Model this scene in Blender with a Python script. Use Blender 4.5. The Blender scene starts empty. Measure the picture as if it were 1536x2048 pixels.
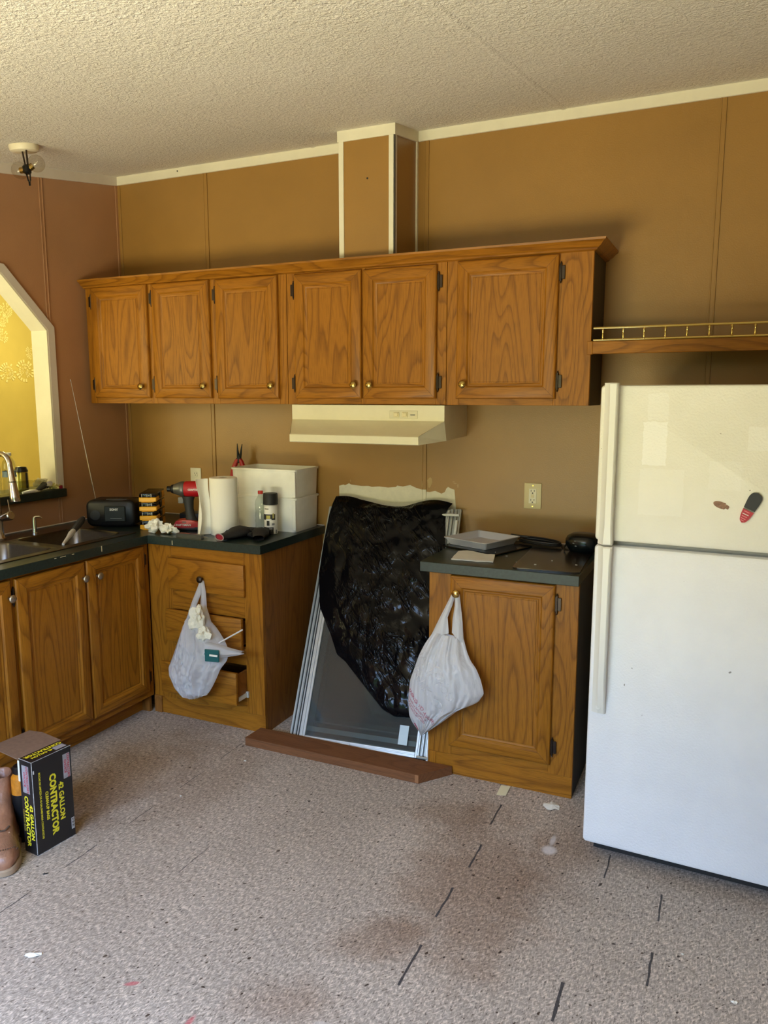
import bpy, bmesh, math, random
from math import sin, cos, pi, radians
from mathutils import Vector, Matrix, noise
from mathutils.bvhtree import BVHTree

random.seed(7)
SC = bpy.context.scene
COL = SC.collection

# ---------------------------------------------------------------- camera
cam_d = bpy.data.cameras.new('camera')
cam = bpy.data.objects.new('camera', cam_d)
COL.objects.link(cam)
SC.camera = cam
cam_d.sensor_fit = 'VERTICAL'
cam_d.sensor_height = 36.0
cam_d.lens = 36.0 * 1533.8 / 2048.0
cam_d.clip_start = 0.02
YAW, PIT = 0.4269, 0.1501
fw = Vector((-sin(YAW) * cos(PIT), cos(YAW) * cos(PIT), -sin(PIT)))
rt = Vector((cos(YAW), sin(YAW), 0.0))
up = rt.cross(fw)
cam.matrix_world = Matrix(((rt.x, up.x, -fw.x, 3.2024), (rt.y, up.y, -fw.y, -3.4619),
                           (rt.z, up.z, -fw.z, 1.5785), (0, 0, 0, 1)))

# ---------------------------------------------------------------- sky, daylight, exposure
SKY, GROUND = 24.0, 22.0
w = bpy.data.worlds.new('daylight')
SC.world = w
w.use_nodes = True
nt = w.node_tree
nt.nodes.clear()
wo = nt.nodes.new('ShaderNodeOutputWorld')
bg = nt.nodes.new('ShaderNodeBackground')
tc = nt.nodes.new('ShaderNodeTexCoord')
sx = nt.nodes.new('ShaderNodeSeparateXYZ')
rp = nt.nodes.new('ShaderNodeValToRGB')
mp = nt.nodes.new('ShaderNodeMapRange')
mp.inputs[1].default_value = -1
mp.inputs[2].default_value = 1
nt.links.new(tc.outputs['Generated'], sx.inputs[0])
nt.links.new(sx.outputs['Z'], mp.inputs[0])
nt.links.new(mp.outputs[0], rp.inputs[0])
nt.links.new(rp.outputs[0], bg.inputs[0])
nt.links.new(bg.outputs[0], wo.inputs[0])
bg.inputs[1].default_value = 1.0
e = rp.color_ramp.elements
# sunlit grass and drive below the horizon, hazy blue-white sky above it
G0, S0, S1 = (1.0, 0.92, 0.60), (0.55, 0.80, 1.30), (0.38, 0.66, 1.25)
e[0].position = 0.0
e[0].color = tuple(c * GROUND for c in G0) + (1,)
e[1].position = 1.0
e[1].color = tuple(c * SKY for c in S1) + (1,)
a = e.new(0.485)
a.color = tuple(c * GROUND for c in G0) + (1,)
a = e.new(0.515)
a.color = tuple(c * SKY for c in S0) + (1,)

REAR = -4.25          # the outer wall just behind the photographer
OPEN = [(0.80, 2.75, 0.02, 2.04)]      # wide patio door in it (x0,x1,z0,z1)


def portal(x0, x1, z0, z1):
    l = bpy.data.lights.new('daylight_portal', 'AREA')
    l.shape = 'RECTANGLE'
    l.size, l.size_y = x1 - x0, z1 - z0
    l.cycles.is_portal = True
    o = bpy.data.objects.new('daylight_portal', l)
    o.matrix_world = Matrix(((1, 0, 0, (x0 + x1) / 2), (0, 0, -1, REAR - 0.02), (0, 1, 0, (z0 + z1) / 2), (0, 0, 0, 1)))
    COL.objects.link(o)


for q in OPEN:
    portal(*q)

# daylight from the window of the room beyond the pass-through
ld = bpy.data.lights.new('next_room_window_light', 'AREA')
ld.shape = 'RECTANGLE'
ld.size, ld.size_y = 1.3, 1.3
ld.energy = 42
ld.color = (1.0, 0.93, 0.50)
lo = bpy.data.objects.new('next_room_window_light', ld)
lo.matrix_world = Matrix(((1, 0, 0, -0.95), (0, 0, -1, -3.17), (0, 1, 0, 1.60), (0, 0, 0, 1)))
COL.objects.link(lo)
# unseen fill lamp, added to brighten that room's far wall
ld = bpy.data.lights.new('next_room_fill', 'AREA')
ld.shape = 'DISK'
ld.size = 0.40
ld.energy = 25
ld.color = (1.0, 0.90, 0.40)
lo = bpy.data.objects.new('next_room_fill', ld)
lo.location = (-0.95, 0.45, 2.58)
COL.objects.link(lo)

SC.view_settings.view_transform = 'Standard'
SC.view_settings.look = 'None'
SC.view_settings.exposure = 0.08
SC.view_settings.gamma = 1.0
SC.view_settings.use_curve_mapping = False
SC.cycles.use_denoising = True
SC.cycles.max_bounces = 8
SC.cycles.transparent_max_bounces = 12
SC.cycles.sample_clamp_indirect = 6.0
SC.cycles.caustics_reflective = False
SC.cycles.caustics_refractive = False


# ---------------------------------------------------------------- mesh helpers
class MB:
    """collects shapes, then builds them as one mesh object"""

    def __init__(s):
        s.v, s.f, s.m = [], [], []

    def add(s, vs, fs, mi=0, M=None):
        n = len(s.v)
        if M is not None:
            vs = [M @ Vector(q) for q in vs]
        s.v += [tuple(q) for q in vs]
        for k, f in enumerate(fs):
            s.f.append(tuple(i + n for i in f))
            s.m.append(mi[k] if isinstance(mi, (list, tuple)) else mi)
        return s

    def box(s, x0, y0, z0, x1, y1, z1, bev=0.0, seg=1, mi=0, M=None):
        x0, x1 = min(x0, x1), max(x0, x1)
        y0, y1 = min(y0, y1), max(y0, y1)
        z0, z1 = min(z0, z1), max(z0, z1)
        bm = bmesh.new()
        bmesh.ops.create_cube(bm, size=1.0)
        for q in bm.verts:
            q.co = Vector((x0 + (q.co.x + .5) * (x1 - x0), y0 + (q.co.y + .5) * (y1 - y0), z0 + (q.co.z + .5) * (z1 - z0)))
        if bev > 0:
            bev = min(bev, .45 * min(x1 - x0, y1 - y0, z1 - z0))
            bmesh.ops.bevel(bm, geom=bm.edges[:], offset=bev, segments=seg, affect='EDGES', profile=0.5)
        bm.verts.index_update()
        s.add([q.co.copy() for q in bm.verts], [[q.index for q in f.verts] for f in bm.faces], mi, M)
        bm.free()
        return s

    def lathe(s, prof, seg=16, mi=0, M=None, caps=True):
        vs, fs = [], []
        n = len(prof)
        for r, z in prof:
            for k in range(seg):
                t = 2 * pi * k / seg
                vs.append((r * cos(t), r * sin(t), z))
        for i in range(n - 1):
            for k in range(seg):
                k2 = (k + 1) % seg
                fs.append((i * seg + k, i * seg + k2, (i + 1) * seg + k2, (i + 1) * seg + k))
        if caps:
            fs.append(tuple(reversed(range(seg))))
            fs.append(tuple(range((n - 1) * seg, n * seg)))
        return s.add(vs, fs, mi, M)

    def tube(s, pts, r, seg=8, mi=0, M=None, closed=False, caps=True):
        pts = [Vector(q) for q in pts]
        n = len(pts)
        rs = r if isinstance(r, (list, tuple)) else [r] * n
        vs, fs = [], []
        prev = None
        for i, q in enumerate(pts):
            if closed:
                d = pts[(i + 1) % n] - pts[i - 1]
            else:
                d = pts[min(i + 1, n - 1)] - pts[max(i - 1, 0)]
            d.normalize()
            if prev is None:
                ref = Vector((0, 0, 1)) if abs(d.z) < .9 else Vector((1, 0, 0))
                a = d.cross(ref).normalized()
            else:
                a = (prev - d * prev.dot(d)).normalized()
            prev = a
            b = d.cross(a)
            for k in range(seg):
                t = 2 * pi * k / seg
                vs.append(q + (a * cos(t) + b * sin(t)) * rs[i])
        m = n if closed else n - 1
        for i in range(m):
            j = (i + 1) % n
            for k in range(seg):
                k2 = (k + 1) % seg
                fs.append((i * seg + k, i * seg + k2, j * seg + k2, j * seg + k))
        if caps and not closed:
            fs.append(tuple(reversed(range(seg))))
            fs.append(tuple(range((n - 1) * seg, n * seg)))
        return s.add(vs, fs, mi, M)

    def prism(s, poly, axis, a, b, mi=0, M=None):
        """poly in the plane of the two other axes, extruded from a to b along axis"""
        def p3(q, c):
            if axis == 'x':
                return (c, q[0], q[1])
            if axis == 'y':
                return (q[0], c, q[1])
            return (q[0], q[1], c)
        n = len(poly)
        vs = [p3(q, a) for q in poly] + [p3(q, b) for q in poly]
        fs = [tuple(range(n)), tuple(range(2 * n - 1, n - 1, -1))]
        for i in range(n):
            j = (i + 1) % n
            fs.append((i, i + n, j + n, j))
        return s.add(vs, fs, mi, M)

    def sphere(s, c, r, seg=14, rings=8, mi=0, M=None, sc=(1, 1, 1)):
        prof = [(max(r * sin(pi * i / rings), 1e-5), -r * cos(pi * i / rings)) for i in range(rings + 1)]
        T = Matrix.Translation(c) @ Matrix.Diagonal((*sc, 1))
        return s.lathe(prof, seg, mi, (M @ T) if M is not None else T, caps=False)

    def loft(s, rings, mi=0, M=None, cap0=False, cap1=False, closed=True):
        n = len(rings[0])
        vs = [q for r in rings for q in r]
        fs = []
        for i in range(len(rings) - 1):
            for k in range(n if closed else n - 1):
                k2 = (k + 1) % n
                fs.append((i * n + k, i * n + k2, (i + 1) * n + k2, (i + 1) * n + k))
        if cap0:
            fs.append(tuple(reversed(range(n))))
        if cap1:
            fs.append(tuple(range((len(rings) - 1) * n, len(rings) * n)))
        return s.add(vs, fs, mi, M)

    def mesh(s, name, mats, ang=35, weld=False):
        me = bpy.data.meshes.new(name)
        me.from_pydata(s.v, [], s.f)
        for m in mats:
            me.materials.append(m)
        me.polygons.foreach_set('material_index', s.m)
        bm = bmesh.new()
        bm.from_mesh(me)
        if weld:
            bmesh.ops.remove_doubles(bm, verts=bm.verts[:], dist=1e-5)
        bmesh.ops.recalc_face_normals(bm, faces=bm.faces[:])
        lim = radians(ang)
        for f in bm.faces:
            f.smooth = True
        for ed in bm.edges:
            if len(ed.link_faces) == 2:
                ed.smooth = ed.calc_face_angle(9) < lim
            else:
                ed.smooth = False
        bm.to_mesh(me)
        bm.free()
        return me

    def build(s, name, mats, parent=None, label=None, cat=None, group=None, kind=None, loc=None, rotz=0, ang=35, weld=False):
        if not isinstance(mats, (list, tuple)):
            mats = [mats]
        o = bpy.data.objects.new(name, s.mesh(name, mats, ang, weld))
        return link(o, parent, label, cat, group, kind, loc, rotz)


def link(o, parent=None, label=None, cat=None, group=None, kind=None, loc=None, rotz=0):
    COL.objects.link(o)
    if parent is not None:
        o.parent = parent
    if loc is not None:
        o.location = loc
    if rotz:
        o.rotation_euler = (0, 0, rotz)
    if label:
        o['label'] = label
    if cat:
        o['category'] = cat
    if group:
        o['group'] = group
    if kind:
        o['kind'] = kind
    return o


def thing(name, label, cat, loc=(0, 0, 0), rotz=0.0, group=None):
    o = bpy.data.objects.new(name, None)
    o.empty_display_size = 0.05
    return link(o, None, label, cat, group, None, loc, rotz)


def put(me, name, parent, loc=(0, 0, 0), rotz=0.0, label=None):
    """another object on shared mesh data"""
    o = bpy.data.objects.new(name, me)
    return link(o, parent, label, loc=loc, rotz=rotz)


def frame_mat(o, x, y, z):
    """matrix with origin o and columns x,y,z"""
    x, y, z = Vector(x), Vector(y), Vector(z)
    return Matrix(((x.x, y.x, z.x, o[0]), (x.y, y.y, z.y, o[1]), (x.z, y.z, z.z, o[2]), (0, 0, 0, 1)))


def text_geo(body, size, bold=0.0, align='CENTER', space=1.0, wide=1.0):
    cu = bpy.data.curves.new('t', 'FONT')
    cu.body = body
    cu.size = size
    cu.align_x = align
    cu.align_y = 'CENTER'
    cu.offset = bold
    cu.resolution_u = 2
    cu.space_character = space
    o = bpy.data.objects.new('t', cu)
    COL.objects.link(o)
    dg = bpy.context.evaluated_depsgraph_get()
    me = o.evaluated_get(dg).to_mesh()
    vs = [(q.co.x * wide, q.co.y, 0) for q in me.vertices]
    fs = [tuple(p.vertices) for p in me.polygons]
    o.evaluated_get(dg).to_mesh_clear()
    bpy.data.objects.remove(o)
    bpy.data.curves.remove(cu)
    return vs, fs


def lettering(body, size, M, mat, parent, bold=0.0, align='CENTER', wide=1.0, name='lettering', lift=0.0006):
    vs, fs = text_geo(body, size, bold, align, 1.0, wide)
    mb = MB().add([(q[0], q[1], lift) for q in vs], fs, 0, M)
    me = bpy.data.meshes.new(name)
    me.from_pydata(mb.v, [], mb.f)
    me.materials.append(mat)
    return link(bpy.data.objects.new(name, me), parent)


def rrect(x0, y0, x1, y1, r, n=5):
    """rounded rectangle outline, counter-clockwise"""
    r = min(r, .499 * (x1 - x0), .499 * (y1 - y0))
    out = []
    for cx, cy, a0 in ((x1 - r, y1 - r, 0), (x0 + r, y1 - r, pi / 2), (x0 + r, y0 + r, pi), (x1 - r, y0 + r, 1.5 * pi)):
        for k in range(n + 1):
            t = a0 + pi / 2 * k / n
            out.append((cx + r * cos(t), cy + r * sin(t)))
    return out


# ---------------------------------------------------------------- materials
class N:
    def __init__(s, name):
        s.mat = bpy.data.materials.new(name)
        s.mat.use_nodes = True
        s.t = s.mat.node_tree
        s.b = s.t.nodes['Principled BSDF']
        s._tc = None

    def new(s, kind, **kw):
        n = s.t.nodes.new('ShaderNode' + kind)
        for k, v in kw.items():
            setattr(n, k, v)
        return n

    def lk(s, a, b):
        s.t.links.new(a, b)

    def obj(s):
        if not s._tc:
            s._tc = s.new('TexCoord')
        return s._tc.outputs['Object']

    def mapping(s, scale, loc=(0, 0, 0), src=None):
        m = s.new('Mapping')
        m.inputs['Scale'].default_value = scale
        m.inputs['Location'].default_value = loc
        s.lk(src or s.obj(), m.inputs[0])
        return m.outputs[0]

    def noise(s, vec, scale, detail=2.0, rough=.5, dist=0.0):
        n = s.new('TexNoise')
        n.inputs['Scale'].default_value = scale
        n.inputs['Detail'].default_value = detail
        n.inputs['Roughness'].default_value = rough
        n.inputs['Distortion'].default_value = dist
        s.lk(vec, n.inputs['Vector'])
        return n.outputs[0]

    def math(s, op, a, b=None, c=None):
        n = s.new('Math', operation=op)
        for i, q in enumerate((a, b, c)):
            if q is None:
                continue
            if isinstance(q, (int, float)):
                n.inputs[i].default_value = q
            else:
                s.lk(q, n.inputs[i])
        return n.outputs[0]

    def ramp(s, fac, stops, interp='LINEAR'):
        n = s.new('ValToRGB')
        n.color_ramp.interpolation = interp
        el = n.color_ramp.elements
        while len(el) < len(stops):
            el.new(0.5)
        for q, (p, c) in zip(el, stops):
            q.position = p
            q.color = (*c, 1) if len(c) == 3 else c
        s.lk(fac, n.inputs[0])
        return n.outputs[0]

    def mix(s, fac, a, b, blend='MIX'):
        n = s.new('Mix', data_type='RGBA', blend_type=blend)
        for i, q in ((0, fac), (6, a), (7, b)):
            if isinstance(q, (int, float)):
                n.inputs[i].default_value = q
            elif isinstance(q, tuple):
                n.inputs[i].default_value = (*q, 1)
            else:
                s.lk(q, n.inputs[i])
        return n.outputs[2]

    def bump(s, h, strength=.3, dist=.002):
        n = s.new('Bump')
        n.inputs['Strength'].default_value = strength
        n.inputs['Distance'].default_value = dist
        s.lk(h, n.inputs['Height'])
        s.lk(n.outputs[0], s.b.inputs['Normal'])

    def set(s, base=None, rough=None, metal=None, spec=None, **kw):
        for k, v in (('Base Color', base), ('Roughness', rough), ('Metallic', metal), ('Specular IOR Level', spec), *kw.items()):
            if v is None:
                continue
            i = s.b.inputs[k]
            if isinstance(v, tuple):
                i.default_value = (*v, 1)
            elif isinstance(v, (int, float)):
                i.default_value = v
            else:
                s.lk(v, i)
        return s.mat


def simple(name, base, rough=.5, metal=0.0, spec=.5, var=0.0, vscale=20, bump=0.0, bscale=120, bdist=.001, **kw):
    n = N(name)
    col = base
    if var:
        f = n.noise(n.obj(), vscale, 4, .6)
        lo = tuple(c * (1 - var) for c in base)
        hi = tuple(min(1, c * (1 + var)) for c in base)
        col = n.ramp(f, [(.3, lo), (.7, hi)])
    if bump:
        n.bump(n.noise(n.obj(), bscale, 3, .6), bump, bdist)
    return n.set(col, rough, metal, spec, **kw)


def oak(name, axis, base=(0.37, 0.142, 0.011), dark=(0.105, 0.030, 0.002), rough=.42):
    n = N(name)
    oi = n.new('ObjectInfo')
    r = n.math('MULTIPLY', oi.outputs['Random'], 37.0)
    cmb = n.new('CombineXYZ')
    for i in range(3):
        n.lk(r, cmb.inputs[i])
    va = n.new('VectorMath', operation='ADD')
    n.lk(n.obj(), va.inputs[0])
    n.lk(cmb.outputs[0], va.inputs[1])
    src = va.outputs[0]

    def sc(across, along):
        return tuple(along if i == 'xyz'.index(axis) else across for i in range(3))
    f = n.noise(n.mapping(sc(6.0, .8), src=src), 1.0, 1.2, .45, .25)
    fine = n.noise(n.mapping(sc(60, 3.0), src=src), 1.0, 2, .5)
    f = n.math('ADD', f, n.math('MULTIPLY', fine, .018))
    ring = n.math('FRACT', n.math('MULTIPLY', f, 17.0))
    line = n.ramp(ring, [(0.0, (.15,) * 3), (.10, (.95,) * 3), (.62, (1,) * 3), (.9, (.45,) * 3), (1.0, (.15,) * 3)])
    broad = n.noise(n.mapping(sc(3, .5), src=src), 1.0, 1)
    c = n.mix(n.math('MULTIPLY_ADD', broad, .25, .0), base, tuple(q * .72 for q in base))
    lw = n.new('SeparateColor')
    n.lk(line, lw.inputs[0])
    lfac = n.math('MULTIPLY', n.math('SUBTRACT', 1.0, lw.outputs[0]), .62)
    c = n.mix(lfac, c, dark)
    pore = n.noise(n.mapping(sc(420, 14), src=src), 1.0, 2, .6)
    pf = n.ramp(pore, [(.36, (.62,) * 3), (.52, (1,) * 3)])
    c = n.mix(.75, c, pf, 'MULTIPLY')
    n.bump(pore, .10, .0006)
    return n.set(c, rough, 0, .28)


OAK_X, OAK_Y, OAK_Z = oak('oak_grain_across', 'x'), oak('oak_grain_deep', 'y'), oak('oak_grain_upright', 'z')
OAK_SIDE = oak('oak_veneer_side', 'z', (0.30, 0.118, 0.022), (0.15, 0.055, 0.010), .45)
SHADESIDE = simple('shaded_cabinet_side', (.035, .028, .022), .6)  # shade on the right-hand cabinet sides, put into the colour
LUMBER = oak('stained_lumber', 'x', (0.21, .085, .032), (.12, .045, .017), .65)


def wall_paint(name, base, patches=None):
    n = N(name)
    big = n.noise(n.obj(), 2.2, 3, .6)
    c = n.ramp(big, [(.3, tuple(q * .90 for q in base)), (.7, tuple(min(1, q * 1.06) for q in base))])
    n.bump(n.noise(n.obj(), 170, 2, .5), .35, .0012)
    return n.set(c, .36, 0, .5)


WALL = wall_paint('tan_wall_paint', (0.335, 0.178, 0.044))
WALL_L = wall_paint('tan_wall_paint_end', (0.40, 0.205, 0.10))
WALL_N = wall_paint('next_room_paint', (0.60, 0.49, 0.17))
BARE = simple('bare_wallboard', (.74, .70, .55), .75, var=.06, vscale=30)
TRIMW = simple('cream_trim_paint', (.76, .71, .55), .45, var=.05, vscale=8, bump=.1, bscale=60)
TRIMP = simple('pinkish_trim_paint', (.62, .55, .47), .5, var=.05, vscale=9)


def ceiling_mat():
    n = N('stippled_ceiling')
    v = n.obj()
    a = n.noise(v, 95, 3, .65, .6)
    b = n.noise(v, 38, 2, .5, .8)
    h = n.math('ADD', a, n.math('MULTIPLY', b, .7))
    n.bump(h, .85, .010)
    stain = n.noise(v, 1.3, 2)
    c = n.ramp(stain, [(.3, (.80, .745, .63)), (.7, (.86, .81, .70))])
    dots = n.ramp(a, [(.36, (.86,) * 3), (.58, (1,) * 3)])
    c = n.mix(1.0, c, dots, 'MULTIPLY')
    return n.set(c, .8, 0, .3)


CEIL = ceiling_mat()


def floor_mat():
    n = N('particle_board_floor')
    v = n.obj()
    base = n.noise(v, 1.1, 3, .55)
    c = n.ramp(base, [(.32, (.39, .322, .262)), (.68, (.505, .425, .352))])
    # pressed wood flakes: fine directional flecks, pale and dark
    va = n.mapping((210, 62, 1), src=v)
    rot = n.new('VectorRotate', rotation_type='Z_AXIS')
    rot.inputs['Angle'].default_value = .7
    n.lk(v, rot.inputs['Vector'])
    vb = n.mapping((190, 55, 1), src=rot.outputs[0])
    f1, f2 = n.noise(va, 1, 2, .6), n.noise(vb, 1, 2, .6)
    fl = n.ramp(n.math('MAXIMUM', f1, f2), [(.47, (.66,) * 3), (.58, (1.0,) * 3), (.70, (1.62,) * 3)])
    c = n.mix(1.0, c, fl, 'MULTIPLY')
    dk = n.ramp(n.math('MINIMUM', f1, f2), [(.29, (.18, .14, .12)), (.36, (1, 1, 1))])
    c = n.mix(1.0, c, dk, 'MULTIPLY')
    sp = n.noise(n.mapping((60, 38, 1), src=rot.outputs[0]), 1, 1, .5)
    sm = n.ramp(sp, [(.25, (.12, .09, .07)), (.28, (1, 1, 1))])
    c = n.mix(1.0, c, sm, 'MULTIPLY')

    # spill and dirt stains, plus shade painted in beside the left cabinets
    def blot(x, y, rx, ry, ang, soft=.5):
        m = n.new('Mapping', vector_type='TEXTURE')
        m.inputs['Location'].default_value = (x, y, 0)
        m.inputs['Rotation'].default_value = (0, 0, ang)
        m.inputs['Scale'].default_value = (rx, ry, 1)
        n.lk(v, m.inputs[0])
        sep = n.new('SeparateXYZ')
        n.lk(m.outputs[0], sep.inputs[0])
        d = n.math('SQRT', n.math('ADD', n.math('MULTIPLY', sep.outputs[0], sep.outputs[0]), n.math('MULTIPLY', sep.outputs[1], sep.outputs[1])))
        d = n.math('ADD', d, n.math('MULTIPLY', n.math('SUBTRACT', n.noise(v, 7, 4, .6), .5), 1.1))
        q = n.new('MapRange', interpolation_type='SMOOTHSTEP')
        q.inputs[1].default_value = 1.0
        q.inputs[2].default_value = 1.0 - soft
        n.lk(d, q.inputs[0])
        return q.outputs[0]
    for x, y, rx, ry, ang, col, k in (
            (2.52, -1.25, .34, .62, .15, (.62, .50, .42), .75), (2.36, -1.60, .26, .13, .5, (.60, .48, .40), .6),
            (2.33, -.86, .25, .16, .2, (.66, .56, .48), .6), (2.22, -1.93, .22, .12, .3, (.66, .55, .48), .6),
            (1.30, -1.05, .26, .55, .1, (.66, .56, .48), .5), (2.75, -.95, .16, .42, 0, (.75, .66, .6), .6),
            (1.00, -1.2, .30, .75, 0, (.66, .55, .46), .7)):
        c = n.mix(n.math('MULTIPLY', blot(x, y, rx, ry, ang, .8), k), c, n.mix(1.0, c, col, 'MULTIPLY'))
    for x, y, rx, ry, ang, col, k in ((1.805, -2.045, .028, .010, .6, (.50, .08, .10), .7), (2.03, -2.085, .012, .03, 0, (.5, .08, .1), .7),
                                      (2.70, -.96, .03, .035, 0, (.75, .72, .72), .7), (2.70, -.89, .012, .04, 0, (.7, .68, .68), .6),
                                      (2.34, -1.95, .03, .012, .3, (.62, .56, .52), .5)):
        c = n.mix(n.math('MULTIPLY', blot(x, y, rx, ry, ang, .6), k), c, col)
    n.bump(f1, .15, .0008)
    return n.set(c, .62, 0, .35)


FLOOR = floor_mat()
LAMINATE = simple('dark_green_laminate', (.012, .022, .019), .30, var=.35, vscale=140, spec=.5)
LAM_EDGE = simple('dark_green_laminate_edge', (.013, .024, .020), .42, var=.3, vscale=90)
STEEL = simple('sink_steel', (.13, .115, .10), .30, 1.0, var=.08, vscale=60)
CHROME = simple('brushed_nickel', (.45, .40, .36), .22, 1.0)
BRIGHT = simple('polished_chrome', (.75, .75, .74), .12, 1.0)
BRASS = simple('aged_brass', (.52, .36, .11), .25, 1.0, var=.2, vscale=40)
GOLD = simple('polished_brass', (.85, .66, .22), .22, 1.0)
BRONZE = simple('bronze_hinge', (.055, .040, .032), .32, .9)
ALU = simple('window_aluminium', (.50, .52, .50), .40, .6, var=.06, vscale=25)
ALUW = simple('white_vinyl_sash', (.62, .63, .60), .4, var=.05)
BLACKP = simple('black_plastic', (.006, .006, .007), .38, spec=.3)
BLACKM = simple('matte_black', (.010, .010, .010), .6)
GREYP = simple('grey_plastic', (.018, .022, .023), .45, spec=.3)
YELLOW = simple('yellow_case_plastic', (.85, .42, .012), .42)
RED = simple('red_tool_plastic', (.42, .008, .014), .35)
WHITEP = simple('white_bin_plastic', (.88, .88, .84), .42, var=.05, vscale=14, bump=.06, bscale=40)
TRAYM = simple('white_tray_plastic', (.60, .60, .62), .4)
PAPER = simple('white_paper', (.80, .78, .70), .85, bump=.2, bscale=180, var=.03)
TOWEL = simple('paper_towel', (.90, .87, .78), .95, bump=.55, bscale=260, bdist=.0015)
CARDB = simple('brown_cardboard', (.20, .125, .085), .8, var=.12, vscale=60)
INK_Y = simple('yellow_print', (.82, .72, .03), .5)
INK_W = simple('white_print', (.75, .75, .75), .5)
INK_R = simple('red_print', (.50, .06, .09), .5)
INK_K = simple('black_print', (.02, .02, .02), .5)
SILVER = simple('silver_label', (.42, .42, .46), .4, .3, var=.25, vscale=30)
CARTON = simple('black_carton', (.010, .010, .012), .36)
ALMOND = simple('almond_enamel', (.74, .69, .50), .34, var=.04, vscale=10)
HOODIN = simple('hood_filter', (.25, .24, .2), .5, .5)
IVORY = simple('ivory_plate', (.70, .62, .38), .35)
LEATHER = simple('brown_boot_leather', (.27, .125, .070), .42, var=.32, vscale=16, bump=.6, bscale=34, bdist=.006)
SOLE = simple('boot_sole', (.35, .24, .15), .7)
AMBER = simple('amber_plastic', (.55, .20, .015), .18, var=.3, vscale=25)
GLOVE = simple('black_work_glove', (.012, .010, .010), .75, bump=.4, bscale=200)
PINK = simple('red_glove_lining', (.28, .012, .030), .7)
PINKRIM = simple('grey_pink_cuff', (.42, .30, .32), .7)
ROPE = simple('black_cord', (.008, .008, .009), .45)
MARK = simple('pencil_mark', (.055, .048, .046), .8, var=.4, vscale=90)
NOTE = simple('pale_yellow_paper', (.78, .74, .50), .8)
TEAL = simple('teal_card', (.01, .10, .10), .4)


def enamel():
    """white textured fridge steel, with cleaner patches where papers hung"""
    n = N('white_fridge_enamel')
    v = n.obj()
    sep = n.new('SeparateXYZ')
    n.lk(v, sep.inputs[0])
    wob = n.math('MULTIPLY', n.math('SUBTRACT', n.noise(v, 40, 2), .5), .012)
    X, Z = n.math('ADD', sep.outputs[0], wob), n.math('ADD', sep.outputs[2], wob)

    def rect(x0, x1, z0, z1):
        q = n.math('MULTIPLY', n.math('GREATER_THAN', X, x0), n.math('LESS_THAN', X, x1))
        r = n.math('MULTIPLY', n.math('GREATER_THAN', Z, z0), n.math('LESS_THAN', Z, z1))
        return n.math('MULTIPLY', q, r)
    dirt = n.noise(v, 5, 3, .6)
    c = n.ramp(dirt, [(.3, (.76, .745, .66)), (.7, (.82, .805, .73))])
    clean = (.88, .88, .84)
    m = rect(.135, .205, 1.365, 1.50)
    for q, k in (((.13, .26, 1.21, 1.355), .35), ((.145, .205, 1.505, 1.585), .45), ((.43, .60, 1.42, 1.49), .55), ((.33, .42, 1.30, 1.385), .3)):
        m = n.math('MAXIMUM', m, n.math('MULTIPLY', rect(*q), k))
    c = n.mix(n.math('MULTIPLY', m, .8), c, clean)
    low = n.math('LESS_THAN', sep.outputs[2], 1.11)  # lower door cooler: sky light tint put into the colour
    c = n.mix(low, c, n.ramp(dirt, [(.3, (.78, .78, .785)), (.7, (.84, .84, .84))]))
    sp = n.ramp(n.noise(v, 55, 1, .4), [(.19, (.35, .33, .3)), (.215, (1, 1, 1))])
    c = n.mix(1.0, c, sp, 'MULTIPLY')
    n.bump(n.noise(v, 150, 2, .55), .55, .0022)
    return n.set(c, .50, 0, .4)


ENAMEL = enamel()
FRIDGE_TRIM = simple('white_fridge_plastic', (.78, .77, .71), .4)
FRIDGE_SIDE = simple('fridge_cabinet_paint', (.70, .68, .60), .5)
GASKET = simple('grey_gasket', (.25, .25, .24), .6)


def glassy(name, tint, fac=.12, rough=.03, dim=None):
    n = N(name)
    tr = n.new('BsdfTransparent')
    tr.inputs[0].default_value = (*tint, 1)
    gl = n.new('BsdfGlossy')
    gl.inputs['Roughness'].default_value = rough
    fr = n.new('LayerWeight')
    fr.inputs['Blend'].default_value = .5
    mx = n.new('MixShader')
    n.lk(n.math('MULTIPLY_ADD', n.math('POWER', fr.outputs['Facing'], 4.0), .55, fac), mx.inputs[0])
    n.lk(tr.outputs[0], mx.inputs[1])
    n.lk(gl.outputs[0], mx.inputs[2])
    last = mx.outputs[0]
    if dim:                      # dusty film on the pane
        df = n.new('BsdfDiffuse')
        df.inputs[0].default_value = (*dim, 1)
        m3 = n.new('MixShader')
        m3.inputs[0].default_value = .11
        n.lk(last, m3.inputs[1])
        n.lk(df.outputs[0], m3.inputs[2])
        last = m3.outputs[0]
    n.lk(last, n.t.nodes['Material Output'].inputs[0])
    return n.mat


GLASS = glassy('sash_glass', (.55, .60, .60), .03, .03, (.30, .32, .31))
CLEAR = glassy('clear_plastic', (.86, .88, .85), .05, .08)
BULB = glassy('bulb_glass', (.90, .88, .84), .03, .02)
SMOKE = glassy('smoked_lid_plastic', (.14, .12, .10), .04, .08)


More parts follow.
